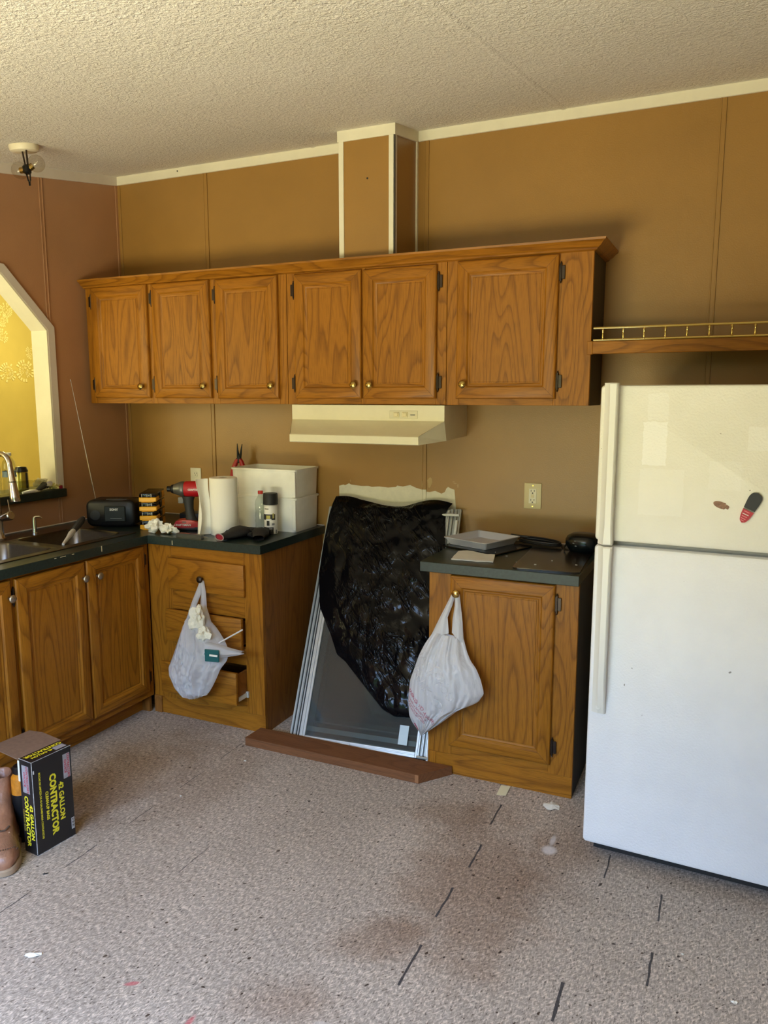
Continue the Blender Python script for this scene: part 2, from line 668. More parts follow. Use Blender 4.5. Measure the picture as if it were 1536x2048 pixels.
def film(name, base, thin=.35, trans=.10, rough=.32, bumps=.5):
    """crinkled shopping bag film: part of the light passes through"""
    n = N(name)
    v = n.obj()
    w = n.noise(n.mapping((26, 26, 9)), 1, 4, .6, .8)
    n.bump(n.math('ADD', w, n.math('MULTIPLY', n.noise(n.mapping((70, 70, 40)), 1, 3, .6, .6), .4)), bumps, .009)
    n.set(base, rough, 0, .5)
    tl = n.new('BsdfTranslucent')
    tl.inputs[0].default_value = (*base, 1)
    m1 = n.new('MixShader')
    m1.inputs[0].default_value = thin
    n.lk(n.b.outputs[0], m1.inputs[1])
    n.lk(tl.outputs[0], m1.inputs[2])
    tr = n.new('BsdfTransparent')
    m2 = n.new('MixShader')
    m2.inputs[0].default_value = trans
    n.lk(m1.outputs[0], m2.inputs[1])
    n.lk(tr.outputs[0], m2.inputs[2])
    n.lk(m2.outputs[0], n.t.nodes['Material Output'].inputs[0])
    return n.mat


BAGW = film('white_bag_film', (.80, .79, .80), .30, .05)
BAGC = film('clear_white_bag_film', (.80, .80, .82), .35, .34)


def trash():
    n = N('black_bag_film')
    v = n.mapping((1, 1, 1))
    r1 = n.new('VectorRotate', rotation_type='Y_AXIS')
    r1.inputs['Angle'].default_value = .75
    n.lk(v, r1.inputs['Vector'])

    def crease(vec, sc, k):
        a = n.noise(n.mapping(sc, src=vec), 1, 3, .55, .9)
        return n.math('MULTIPLY', n.math('POWER', n.math('SUBTRACT', 1.0, n.math('ABSOLUTE', n.math('MULTIPLY_ADD', a, 2.6, -1.3))), 5.0), k)
    h = n.math('ADD', crease(r1.outputs[0], (24, 10, 5), 1.0), crease(v, (13, 10, 7), .8))
    h = n.math('ADD', h, n.math('MULTIPLY', n.noise(v, 55, 3, .6), .25))
    mask = n.ramp(n.noise(v, 6.5, 2, .6), [(.44, (.04,) * 3), (.66, (1,) * 3)])
    n.bump(n.math('MULTIPLY', h, mask), .9, .007)
    return n.set((.003, .003, .004), .16, 0, .16)


BAGK = trash()

# ================================================================ the room
RX = 5.6                       # right wall
CZ0, CS = 2.775, 0.158         # ceiling height at the back wall, slope towards it


def cz(y):
    return CZ0 + CS * y


floor = MB().box(-1.9, REAR - .1, -.08, RX + .1, .1, 0).box(-1.9, .1, -.08, -.085, 1.7, 0).build('floor', FLOOR, kind='structure')
ceil_mb = MB().prism([(.1, cz(.1)), (.1, cz(.1) + .08), (REAR - .1, cz(REAR - .1) + .08), (REAR - .1, cz(REAR - .1))], 'x', -.1, RX + .1)
ceiling = ceil_mb.build('ceiling', CEIL, kind='structure')
for x in (1.155, 2.365, 3.585, 4.805):      # raised tape seams between the ceiling boards
    ym = (0, REAR)
    sv = [(x + .10 + dx, y, cz(y) - dz) for y in ym for dx, dz in ((-.022, -.002), (-.006, .0032), (.006, .0032), (.022, -.002))]
    MB().add(sv, [(0, 1, 5, 4), (1, 2, 6, 5), (2, 3, 7, 6)]).build('ceiling_seam', CEIL, ceiling, ang=60)

wall_back = MB().box(-.1, 0, 0, RX + .1, .1, CZ0 + .03).build('wall_back', WALL, kind='structure')


def batten(parent, x0, x1, z0, z1, wallaxis='y', mat=WALL, pos=0.0):
    """flat strip with two thin raised edges that covers a panel joint"""
    mb = MB()
    w_ = x1 - x0
    if wallaxis == 'y':
        mb.box(x0, pos - .003, z0, x1, pos + .01, z1, .001)
        mb.box(x0, pos - .0055, z0, x0 + .005, pos, z1, .001).box(x1 - .005, pos - .0055, z0, x1, pos, z1, .001)
    else:
        mb.box(pos - .01, x0, z0, pos + .003, x1, z1, .001)
        mb.box(pos, x0, z0, pos + .0055, x0 + .005, z1, .001).box(pos, x1 - .005, z0, pos + .0055, x1, z1, .001)
    return mb.build('joint_batten', mat, parent)


for x0, x1 in ((.586, .612), (1.832, 1.855), (3.075, 3.098), (4.31, 4.335)):
    lo_ = 1.128 if x0 == 1.832 else 0.0          # bare below the ragged paint line
    batten(wall_back, x0, x1, lo_, CZ0 - .03)
    if lo_:
        batten(wall_back, x0, x1, 0.0, lo_, mat=BARE)
MB().box(.0, -.006, 0, .022, .0, CZ0 - .03, .002).build('corner_batten', WALL, wall_back)

# paint ends in a ragged line where the range stood: bare board below it
patch = [(1.378, .90), (1.376, 1.124), (1.40, 1.131), (1.41, 1.128), (1.432, 1.139), (1.445, 1.133), (1.50, 1.129), (1.542, 1.131), (1.56, 1.127),
         (1.60, 1.131), (1.65, 1.128), (1.693, 1.133), (1.70, 1.140), (1.73, 1.137), (1.769, 1.146), (1.80, 1.134), (1.831, 1.127), (1.85, 1.118), (1.872, 1.117),
         (1.90, 1.124), (1.92, 1.117), (1.933, 1.112), (1.95, 1.121), (1.958, 1.139), (1.966, 1.146), (1.985, 1.138), (1.999, 1.135), (2.003, 1.10), (2.007, 1.05), (2.007, .90)]
MB().prism(patch, 'y', -.0012, .002).build('unpainted_patch', BARE, wall_back)
random.seed(3)
for x, z, w_, h_ in ((2.002, 1.165, .018, .004), (2.016, 1.155, .005, .02), (1.835, 1.155, .004, .035), (1.872, 1.165, .026, .05), (1.995, 1.172, .012, .004), (1.44, 1.152, .004, .012)):
    pts = [(x + w_ * .5 * cos(t) * random.uniform(.6, 1.2), z + h_ * .5 * sin(t) * random.uniform(.7, 1.2)) for t in [2 * pi * k / 9 for k in range(9)]]
    MB().prism(pts, 'y', -.0065 if abs(x - 1.835) < .03 else -.001, .002).build('paint_scrape', simple('paint_scrape', (.46, .31, .12), .6) if 'paint_scrape' not in bpy.data.materials else bpy.data.materials['paint_scrape'], wall_back)

# ---- left wall with the clipped-corner pass-through
OY0, OY1, OZ0, OZ1, OZ2, OC = -2.02, -.55, 1.10, 1.909, 2.156, .253    # opening
TH = .085
lw = MB()
lw.box(-TH, REAR - .1, 0, 0, OY0, 2.8).box(-TH, OY1, 0, 0, 0.0, 2.8)
lw.box(-TH, OY0, 0, 0, OY1, OZ0 - .045).box(-TH, OY0, OZ2, 0, OY1, 2.8)
lw.prism([(OY1, OZ1), (OY1, OZ2), (OY1 - OC, OZ2)], 'x', -TH, 0).prism([(OY0, OZ1), (OY0 + OC, OZ2), (OY0, OZ2)], 'x', -TH, 0)
wall_left = lw.build('wall_left', WALL_L, kind='structure')
for y0, y1 in ((-.545, -.522), (-1.79, -1.765)):
    batten(wall_left, y0, y1, 2.165 if y0 < -1 else 0.92, 2.73 if y0 > -1 else 2.5, 'x', WALL_L)
MB().box(0, -.022, 0, .006, 0, CZ0 - .03, .002).build('corner_batten', WALL_L, wall_left)

# the white jamb that lines the opening and the flat casing round it
oct_in = [(OY1, OZ0), (OY1, OZ1), (OY1 - OC, OZ2), (OY0 + OC, OZ2), (OY0, OZ1), (OY0, OZ0)]


def inset(poly, d):
    out = []
    n = len(poly)
    for i in range(n):
        a, b = Vector(poly[max(i - 1, 0)]), Vector(poly[i])
        c = Vector(poly[min(i + 1, n - 1)])
        ds = [q for q in ((b - a), (c - b)) if q.length > 1e-6]
        ns = [Vector((-q.y, q.x)).normalized() for q in ds]
        m = sum(ns, Vector((0, 0))).normalized()
        out.append(tuple(b + m * d / max(m.dot(ns[0]), .3)))
    return out


oct_out = inset(oct_in, -.040)
oct_jam = inset(oct_in, .010)
for i in range(5):
    a, b, c, d = oct_out[i], oct_out[i + 1], oct_in[i + 1], oct_in[i]
    MB().prism([a, b, c, d], 'x', -.002, .012).build('opening_casing', TRIMP, wall_left)
    a, b = oct_jam[i], oct_jam[i + 1]
    MB().prism([d, c, b, a], 'x', -TH - .012, .011).build('opening_jamb', TRIMW, wall_left)

# ---- room beyond the pass-through
wall_far = MB().box(-1.9, -3.3, 0, -1.8, 1.7, 2.75).build('wall_far_room', WALL_N, kind='structure')
MB().box(-1.8, 1.6, 0, -TH, 1.7, 2.75).build('wall_far_room_end', WALL_N, kind='structure')
MB().box(-1.8, -3.3, 0, -TH, -3.2, 2.75).build('wall_far_room_front', WALL_N, kind='structure')
MB().box(-1.9, -3.3, 2.6, -TH, 1.7, 2.7).build('ceiling_far_room', CEIL, kind='structure')

MB().box(-TH, .1, 0, -TH + .05, 1.7, 2.75).build('wall_far_room_side', WALL_N, kind='structure')

# ---- outer wall behind the photographer, with patio door and window openings
d0, d1, dz0, dz1 = OPEN[0]
rb = MB()
for x0, x1, z0, z1 in ((-.1, d0, 0, 2.2), (d0, d1, dz1, 2.2), (d0, d1, 0, dz0), (d1, RX + .1, 0, 2.2)):
    rb.box(x0, REAR - .1, z0, x1, REAR, z1)
rb.build('wall_rear', WALL, kind='structure')
f = MB()
f.box(d0 - .05, REAR, dz0, d0, REAR + .015, dz1 + .05).box(d1, REAR, dz0, d1 + .05, REAR + .015, dz1 + .05).box(d0, REAR, dz1, d1, REAR + .015, dz1 + .05)
f.build('door_1', TRIMW, kind='structure')
# unseen tree line, added to block horizon light through the patio door
hedge_blocker = MB()
rng = random.Random(5)
for k in range(46):
    x = -18 + .95 * k
    for q in range(3):
        hedge_blocker.sphere((x + rng.uniform(-.4, .4), -9.6 + rng.uniform(-.5, .5), .2 + q * 1.05), rng.uniform(.8, 1.05), 9, 6, sc=(1, .8, 1))
hedge_blocker.build('added_hedge_blocker', simple('hedge_blocker_leaves', (.045, .075, .016), .8, var=.4, vscale=3), kind='structure')
MB().box(RX, REAR - .1, 0, RX + .1, .1, CZ0 + .05).build('wall_right', WALL, kind='structure')

# ---- chase over the range hood
CX0, CX1, CY = 1.535, 1.795, -.265
chase = MB().prism([(0, 2.15), (0, CZ0), (CY, cz(CY)), (CY, 2.15)], 'x', CX0, CX1).build('trim_1', WALL, kind='structure')


def sl(x0, x1, y0, y1, h0, h1, name='crown_strip', parent=None, mat=TRIMW):
    """strip under the sloped ceiling"""
    return MB().prism([(y0, cz(y0) - h0), (y0, cz(y0) + .01 - h1), (y1, cz(y1) + .01 - h1), (y1, cz(y1) - h0)], 'x', x0, x1).build(name, mat, parent)


MB().box(CX0 - .006, CY - .006, 2.172, CX0 + .018, CY + .02, cz(CY), .001).build('corner_strip', TRIMW, chase)
MB().box(CX1 - .022, CY - .006, 2.172, CX1 + .006, CY + .004, cz(CY), .001).build('corner_strip', TRIMW, chase)
MB().box(CX1, CY - .006, 2.172, CX1 + .006, CY + .022, cz(CY), .001).build('corner_strip', TRIMP, chase)
MB().box(CX1, -.018, 2.172, CX1 + .008, 0, CZ0, .001).build('corner_strip', TRIMW, chase)
sl(CX0 - .010, CX1 + .010, CY - .010, CY, .046, 0, 'top_strip', chase)
sl(CX1, CX1 + .010, CY, 0, .046, 0, 'top_strip', chase)
sl(CX0 - .010, CX0, CY, 0, .046, 0, 'top_strip', chase)
MB().lathe([(.0045, 0), (.0045, .001)], 10, 0, frame_mat((1.668, CY - .0001, 2.523), (1, 0, 0), (0, 0, 1), (0, -1, 0))).build('screw_hole', BLACKM, chase)

# ---- cream crown strips
crown = MB().box(0, -.012, CZ0 - .046, CX0 - .01, 0, CZ0 + .01, .002).build('trim_2', TRIMW, kind='structure')
MB().box(CX1 + .01, -.012, CZ0 - .046, RX, 0, CZ0 + .01, .002).build('trim_3', TRIMW, kind='structure')
sl(0, .012, REAR, 0, .046, 0, 'trim_4', None, TRIMP)['kind'] = 'structure'
MB().sphere((.43, -.0122, CZ0 - .018), .004, 8, 4).build('screw_head', BLACKM, crown)

# ================================================================ cabinets


def door_meshes(w_, h_, key):
    st = [(0, 0), (0, -.011), (.003, -.016), (.009, -.019), (.047, -.019), (.050, -.0165), (.054, -.0125), (.059, -.0125), (.062, -.0105), (.066, -.0095)]
    mb = MB()
    rings = [[(i, y, i), (w_ - i, y, i), (w_ - i, y, h_ - i), (i, y, h_ - i)] for i, y in st]
    vs = [q for r in rings for q in r]
    fs, mi = [], []
    for k in range(len(st) - 1):
        for s_ in range(4):
            t_ = (s_ + 1) % 4
            fs.append((k * 4 + s_, k * 4 + t_, k * 4 + 4 + t_, k * 4 + 4 + s_))
            mi.append(1 if s_ in (0, 2) else 0)
    fs.append((3, 2, 1, 0))
    mi.append(0)
    mb.add(vs, fs, mi)
    # thin dark mitre joints at the corners
    for (ax, az, bx, bz) in ((.004, .004, .047, .047), (w_ - .004, .004, w_ - .047, .047), (.004, h_ - .004, .047, h_ - .047), (w_ - .004, h_ - .004, w_ - .047, h_ - .047)):
        d = Vector((bx - ax, 0, bz - az)).normalized()
        nrm = Vector((-d.z, 0, d.x)) * .0005
        p, q = Vector((ax, -.0192, az)), Vector((bx, -.0192, bz))
        mb.add([p - nrm, q - nrm, q + nrm, p + nrm], [(0, 1, 2, 3)], 2)
    fr = mb.mesh('door', [OAK_Z, OAK_X, GROOVE], 30)
    i = .064
    pn = MB().box(i, -.0095, i, w_ - i, -.004, h_ - i)
    i2 = .070
    pn.box(i2, -.0115, i2, w_ - i2, -.009, h_ - i2, .0015)
    return fr, pn.mesh('panel', [OAK_Z])


GROOVE = simple('mitre_joint', (.07, .03, .008), .7)
FY = lambda o: frame_mat(o, (1, 0, 0), (0, 0, 1), (0, -1, 0))
KNOB_ME = MB().lathe([(.006, 0), (.006, .008), (.0055, .012), (.010, .015), (.0155, .020), (.0165, .024), (.014, .028), (.008, .0305), (.0045, .031), (.002, .0322)], 18, 0, FY((0, 0, 0))).mesh('knob', [BRASS], 40)
KNOB2_ME = KNOB_ME.copy()
KNOB2_ME.materials[0] = simple('worn_nickel_knob', (.40, .36, .30), .3, 1.0)
KNOB3_ME = KNOB_ME.copy()
KNOB3_ME.materials[0] = BRONZE
hb = MB().lathe([(.0012, -.042), (.003, -.039), (.0015, -.036), (.0042, -.034), (.0042, .034), (.0015, .036), (.003, .039), (.0012, .042)], 10)
hb.box(.002, -.0005, -.026, .016, .0025, .026, .001).box(-.010, -.0005, -.030, -.001, .0035, .030, .001)
HINGE_ME = hb.mesh('hinge', [BRONZE])
hb = MB().lathe([(.0012, -.042), (.003, -.039), (.0015, -.036), (.0042, -.034), (.0042, .034), (.0015, .036), (.003, .039), (.0012, .042)], 10)
hb.box(-.016, -.0005, -.026, -.002, .0025, .026, .001).box(.001, -.0005, -.030, .010, .0035, .030, .001)
HINGE_R = hb.mesh('hinge', [BRONZE])


def add_door(root, x0, z0, x1, z1, hinge, knob, knob_me=KNOB_ME, hz=(.07, .07), hinges=True):
    """overlay door; hinge 'l' or 'r'; knob (x,z) in cabinet coordinates"""
    fr, pn = door_meshes(x1 - x0, z1 - z0, None)
    d = put(fr, 'door', root, (x0, -.0005, z0))
    put(pn, 'panel', d)
    put(knob_me, 'knob', d, (knob[0] - x0, -.0185, knob[1] - z0), label='round brass knob' if knob_me is KNOB_ME else None)
    if hinges:
        hx = -.007 if hinge == 'l' else x1 - x0 + .007
        for z in (hz[0], z1 - z0 - hz[1]):
            put(HINGE_ME if hinge == 'r' else HINGE_R, 'hinge', d, (hx, -.0065, z), label='dark bronze hinge')
    return d


def member(root, name, x0, z0, x1, z1, mat, y0=0.0, y1=.019):
    return MB().box(x0, y0, z0, x1, y1, z1, .0012).build(name, mat, root)


def carcass(root, W, D, H, z0=0.0, mat=OAK_SIDE, toe=None, top=True):
    t = .016
    MB().box(.0, .019, z0, t, D, H).build('side_panel', mat, root)
    MB().box(W - t, .019, z0, W, D, H).build('side_panel', mat if root.get('shaded_side') is None else SHADESIDE, root)
    b = MB().box(t, D - .006, z0, W - t, D, H).box(t, .019, z0 + (.09 if z0 == 0 and top is False else 0), W - t, D - .006, z0 + (.09 if z0 == 0 and top is False else 0) + t)
    if top:
        b.box(t, .019, H - t, W - t, D - .006, H)
    b.build('carcass', mat, root)


UB, UH, UY = 1.540, .610, -.296
# --- three wall units under one moulding
ua = thing('wall_cabinet', 'long oak wall cabinet with three doors nearest the room corner', 'cabinet', (.020, UY, UB), 0, 'oak wall cabinets in a row')
WA = 1.262 - .020
carcass(ua, WA, .290, UH)
for x0, x1 in ((0, .052), (.418, .457), (.806, .850), (1.197, WA)):
    member(ua, 'stile', x0, 0, x1, UH, OAK_Z)
for a_, b_ in ((.052, .418), (.457, .806), (.850, 1.197)):
    member(ua, 'rail', a_, 0, b_, .036, OAK_X)
    member(ua, 'rail', a_, UH - .030, b_, UH, OAK_X)
KZ = 1.627 - UB
add_door(ua, .048, .028, .421, .600, 'l', (.381, KZ))
add_door(ua, .453, .028, .809, .598, 'l', (.774, KZ))
add_door(ua, .846, .026, .1 + 1.100, .595, 'l', (1.167, KZ))

ub = thing('wall_cabinet', 'oak wall cabinet with a pair of doors above the cream range hood', 'cabinet', (1.264, UY, UB), 0, 'oak wall cabinets in a row')
WB = 2.056 - 1.264
carcass(ub, WB, .290, UH)
for x0, x1 in ((0, .050), (.386, .408), (.745, WB)):
    member(ub, 'stile', x0, 0, x1, UH, OAK_Z)
for a_, b_ in ((.050, .386), (.408, .745)):
    member(ub, 'rail', a_, 0, b_, .036, OAK_X)
    member(ub, 'rail', a_, UH - .030, b_, UH, OAK_X)
add_door(ub, .047, .027, .392, .592, 'l', (.363, KZ))
add_door(ub, .402, .027, .750, .590, 'r', (.441, KZ))

uc = thing('wall_cabinet', 'oak wall cabinet with one wide door beside the shelf rail', 'cabinet', (2.058, UY, UB), 0, 'oak wall cabinets in a row')
WC = 2.663 - 2.058
uc['shaded_side'] = 1
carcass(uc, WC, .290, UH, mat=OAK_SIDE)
del uc['shaded_side']
for x0, x1 in ((0, .058), (.462, WC)):
    member(uc, 'stile', x0, 0, x1, UH, OAK_Z)
member(uc, 'rail', .058, 0, .462, .036, OAK_X)
member(uc, 'rail', .058, UH - .030, .462, UH, OAK_X)
add_door(uc, .047, .027, .472, .594, 'r', (.084, KZ))

# crown moulding round the three units
prof = [(0, 0), (-.012, .004), (-.016, .010), (-.030, .018), (-.036, .026), (-.048, .034), (-.050, .042), (0, .042)]


def crown_mould():
    mb = MB()
    z0 = UB + UH - .012
    rings = []
    for (px, py, dx, dy) in ((.020 - .004, UY, 0, 1), (2.663, UY, 1, 1), (2.663, -.004, 1, 0)):
        rings.append([(px - a_ * dx, py + a_ * dy if dy else py, z0 + b_) for a_, b_ in prof])
    # front run, then the return on the right end
    mb.loft([rings[0], rings[1], rings[2]], 0, None, True, True)
    return mb.build('crown_moulding', [OAK_X], None, 'oak crown moulding running along the top of the wall cabinets', 'moulding', ang=25)


crown_mould()

# --- plain shelf with a brass gallery rail over the fridge
SX1 = 3.75
sh = thing('gallery_shelf', 'oak shelf with brass gallery rail above the white fridge', 'shelf', (2.665, -.3, 1.743))
L = SX1 - 2.665
MB().box(0, 0, 0, L, .019, .049, .002).build('front_board', OAK_X, sh)
MB().box(0, .019, .030, L, .296, .046, .001).build('shelf_board', OAK_X, sh)
MB().box(-.016, -.003, -.002, .006, .017, .050, .002).build('end_block', OAK_Z, sh)
rl = lambda z, r: MB().tube([(0.006, .008, z), (L, .008, z)], r, 8)
rl(.054, .0045).build('lower_rail', GOLD, sh, 'bright brass rail')
rl(.100, .0048).build('upper_rail', GOLD, sh, 'bright brass rail')
SP = MB().lathe([(.005, 0), (.006, .003), (.003, .006), (.0042, .010), (.0028, .016), (.0026, .026), (.004, .031), (.0055, .036), (.003, .041), (.004, .044)], 10).mesh('spindle', [GOLD])
for k in range(14):
    put(SP, 'spindle', sh, (2.707 - 2.665 + k * .0774, .008, .055))

# --- range hood
hood = thing('range_hood', 'almond enamel range hood under the middle wall cabinet', 'range hood', (1.292, 0, 1.372))
HW, HT = .764, .166
low = [(0, -.002), (0, -.281), (.066, -.445), (.698, -.445), (HW, -.281), (HW, -.002)]
mb = MB()
# back box with vertical front, sides, then the canopy that flares forward
mb.add([(0, -.002, .020), (0, -.002, HT), (0, -.311, HT), (0, -.311, .098), (.066, -.445, .036), (.066, -.445, 0), (0, -.281, .012)], [(0, 1, 2, 3, 6), (3, 4, 5, 6)], [2, 2])
mb.add([(HW, -.002, .020), (HW, -.002, HT), (HW, -.311, HT), (HW, -.311, .098), (.698, -.445, .036), (.698, -.445, 0), (HW, -.281, .012)], [(6, 3, 2, 1, 0), (6, 5, 4, 3)], [2, 0])
mb.add([(0, -.311, HT), (HW, -.311, HT), (HW, -.311, .098), (0, -.311, .098)], [(0, 3, 2, 1)])
mb.add([(0, -.311, .098), (HW, -.311, .098), (.698, -.441, .038), (.066, -.441, .038)], [(0, 3, 2, 1)])
mb.add([(.066, -.441, .038), (.698, -.441, .038), (.698, -.447, .034), (.066, -.447, .034), (.698, -.447, .002), (.066, -.447, .002), (.698, -.440, -.001), (.066, -.440, -.001)], [(0, 3, 2, 1), (3, 5, 4, 2), (5, 7, 6, 4)])
mb.add([(0, -.002, HT), (HW, -.002, HT), (HW, -.311, HT), (0, -.311, HT)], [(0, 1, 2, 3)])
mb.build('hood_shell', [ALMOND, ALMOND, ALMOND], hood, ang=20)
MB().add([(0, -.002, .020), (HW, -.002, .020), (HW, -.281, .014), (.698, -.44, .006), (.066, -.44, .006), (0, -.281, .014)], [(0, 1, 2, 3, 4, 5)]).build('filter_panel', HOODIN, hood)
cp = MB().box(.505, -.3135, .108, .640, -.3105, .142, .001).build('control_panel', simple('control_plate', (.66, .61, .42), .4), hood)
for x in (.525, .567):
    MB().box(x, -.3165, .114, x + .027, -.313, .136, .001).box(x + .005, -.3195, .117, x + .022, -.316, .133, .0015).build('switch', IVORY, cp)
MB().box(.606, -.3142, .121, .628, -.3133, .127).build('maker_badge', simple('badge_grey', (.25, .24, .2), .5), cp)

# --- base units
BH = .872


def base_root(label, loc, rotz, group='oak base cabinets'):
    return thing('base_cabinet', label, 'cabinet', loc, rotz, group)


# drawer unit left of the range gap
du = base_root('oak base cabinet with three drawers, the bottom drawer pulled open', (.618, -.577, 0), 0)
WD = 1.276 - .618
carcass(du, WD, .575, BH, 0, OAK_SIDE, top=False)
member(du, 'stile', 0, .088, .140, BH, OAK_Z)
member(du, 'stile', .560, .088, WD, BH, OAK_Z)
for z0, z1 in ((.798, BH), (.552, .660), (.322, .408), (.088, .165)):
    member(du, 'rail', .140, z0, .560, z1, OAK_X)
MB().box(.045, .004, 0, WD, .020, .090, .001).build('toe_board', OAK_X, du)
MB().box(.0, -.004, 0, .045, .025, .088, .001).build('corner_post', OAK_SIDE, du)


def drawer_front(root, x0, z0, x1, z1, y, knob=None):
    f = MB().box(x0, y - .019, z0, x1, y, z1, .0045, 2).build('drawer', OAK_X, root)
    if knob:
        put(KNOB3_ME, 'knob', f, (knob[0], y - .0185, knob[1]))
    return f


drawer_front(du, .132, .655, .570, .808, -.0005, (.337, .724))
d2 = drawer_front(du, .118, .398, .560, .556, -.016)
MB().box(.150, -.016, .42, .545, .30, .53).build('drawer_box', OAK_SIDE, d2)
OD = -.088                                 # how far the bottom drawer stands out
d3 = drawer_front(du, .135, .162, .572, .318, OD + .004)
bx = MB()
y0, y1 = OD + .004, .30
bx.box(.150, y0, .178, .158, y1, .300).box(.550, y0, .178, .558, y1, .300).box(.158, y1 - .008, .178, .550, y1, .29).box(.158, y0, .178, .550, y1, .184)
bx.build('drawer_box', OAK_SIDE, d3)
MB().box(.5585, y0 + .01, .172, .566, .25, .190).build('drawer_slide', ALUW, d3, 'white metal slide')
MB().box(.5585, y0 + .075, .168, .572, y0 + .086, .196).build('slide_stop', ALUW, d3)

# right unit between range gap and fridge
ru = base_root('oak base cabinet with one tall door standing beside the fridge', (2.096, -.577, 0), 0)
WR = 2.704 - 2.096
ru['shaded_side'] = 1
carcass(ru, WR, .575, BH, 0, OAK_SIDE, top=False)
del ru['shaded_side']
member(ru, 'stile', 0, .088, .105, BH, OAK_Z)
member(ru, 'stile', .512, .088, WR, BH, OAK_Z)
member(ru, 'rail', .105, .845, .512, BH, OAK_X)
member(ru, 'rail', .105, .088, .512, .140, OAK_X)
MB().box(.0, .001, 0, WR, .020, .090, .001).build('toe_board', OAK_X, ru)
MB().box(.0, -.002, 0, .036, .004, .086, .001).build('toe_block', OAK_Z, ru)
add_door(ru, .096, .130, .520, .862, 'r', (.128, .793), hz=(.075, .075))

# sink unit along the left wall and its neighbour (both turned to face right)
su = base_root('oak sink cabinet with a pair of tall doors under the sink', (.616, -1.368, 0), pi / 2)
WS = 1.368 - .580
carcass(su, WS, .610, BH, 0, OAK_SIDE, top=False)
for x0, x1 in ((0, .020), (.362, .388), (.740, WS)):
    member(su, 'stile', x0, .088, x1, BH, OAK_Z)
for a_, b_ in ((.020, .362), (.388, .740)):
    member(su, 'rail', a_, .845, b_, BH, OAK_X)
    member(su, 'rail', a_, .088, b_, .135, OAK_X)
MB().box(0, .066, 0, WS, .082, .090, .001).build('toe_board', OAK_X, su)
add_door(su, .010, .122, .370, .856, 'l', (.352, .786), KNOB2_ME)
add_door(su, .380, .122, .746, .858, 'r', (.434, .781), KNOB2_ME)

nu = base_root('oak base cabinet left of the sink cabinet, cut by the photo edge', (.616, -2.15, 0), pi / 2)
WN = 2.15 - 1.370
carcass(nu, WN, .610, BH, 0, OAK_SIDE, top=False)
for x0, x1 in ((0, .030), (.385, .410), (.760, WN)):
    member(nu, 'stile', x0, .088, x1, BH, OAK_Z)
for a_, b_ in ((.030, .385), (.410, .760)):
    member(nu, 'rail', a_, .845, b_, BH, OAK_X)
    member(nu, 'rail', a_, .088, b_, .135, OAK_X)
MB().box(0, .066, 0, WN, .082, .090, .001).build('toe_board', OAK_X, nu)
add_door(nu, .022, .122, .395, .857, 'l', (.36, .788), KNOB2_ME)
add_door(nu, .402, .122, .770, .857, 'l', (.754, .788), KNOB2_ME)

# --- worktops
WT0, WT1 = BH, .910
wl = MB()
for x0, y0, x1, y1 in ((0, -.602, 1.288, -.001), (0, -1.40, .075, -.602), (.535, -1.40, .640, -.602), (0, -2.17, .640, -1.40)):
    wl.box(x0, y0, WT0, x1, y1, WT1)
wt = wl.build('worktop', LAMINATE, None, 'dark green L-shaped worktop running round the sink and corner', 'worktop')
MB().box(.639, -2.17, WT0 - .002, .644, -.606, WT1 + .0005, .0015).build('front_edge', LAM_EDGE, wt)
MB().box(.640, -.607, WT0 - .002, 1.289, -.6015, WT1 + .0005, .0015).build('front_edge', LAM_EDGE, wt)
MB().box(1.2875, -.607, WT0 - .002, 1.291, -.001, WT1 + .0005, .001).build('front_edge', LAMINATE, wt)
MB().box(0, -2.17, WT1, .006, -.006, WT1 + .007, .002).box(0, -.006, WT1, 1.288, -.0005, WT1 + .006, .002).build('caulk_bead', TRIMP, wt)
for y, z, w_, h_ in ((-.905, .905, .004, .026), (-1.125, .911, .03, .002), (-1.07, .911, .012, .003), (-1.165, .911, .010, .003)):
    MB().box(.6425, y - w_ / 2, z - h_ / 2 - .006, .6446, y + w_ / 2, z + h_ / 2 - .006).build('chip', IVORY, wt)
MB().box(.792, -.6076, .876, .795, -.6055, .897).build('chip', IVORY, wt)

wr = MB().box(2.066, -.602, WT0, 2.706, -.001, WT1).build('worktop', LAMINATE, None, 'short dark green worktop on the cabinet beside the fridge', 'worktop')
MB().box(2.065, -.607, WT0 - .002, 2.707, -.6015, WT1 + .0005, .0015).build('front_edge', LAM_EDGE, wr)
MB().box(2.066, -.006, WT1, 2.706, -.0005, WT1 + .006, .002).build('caulk_bead', TRIMP, wr)

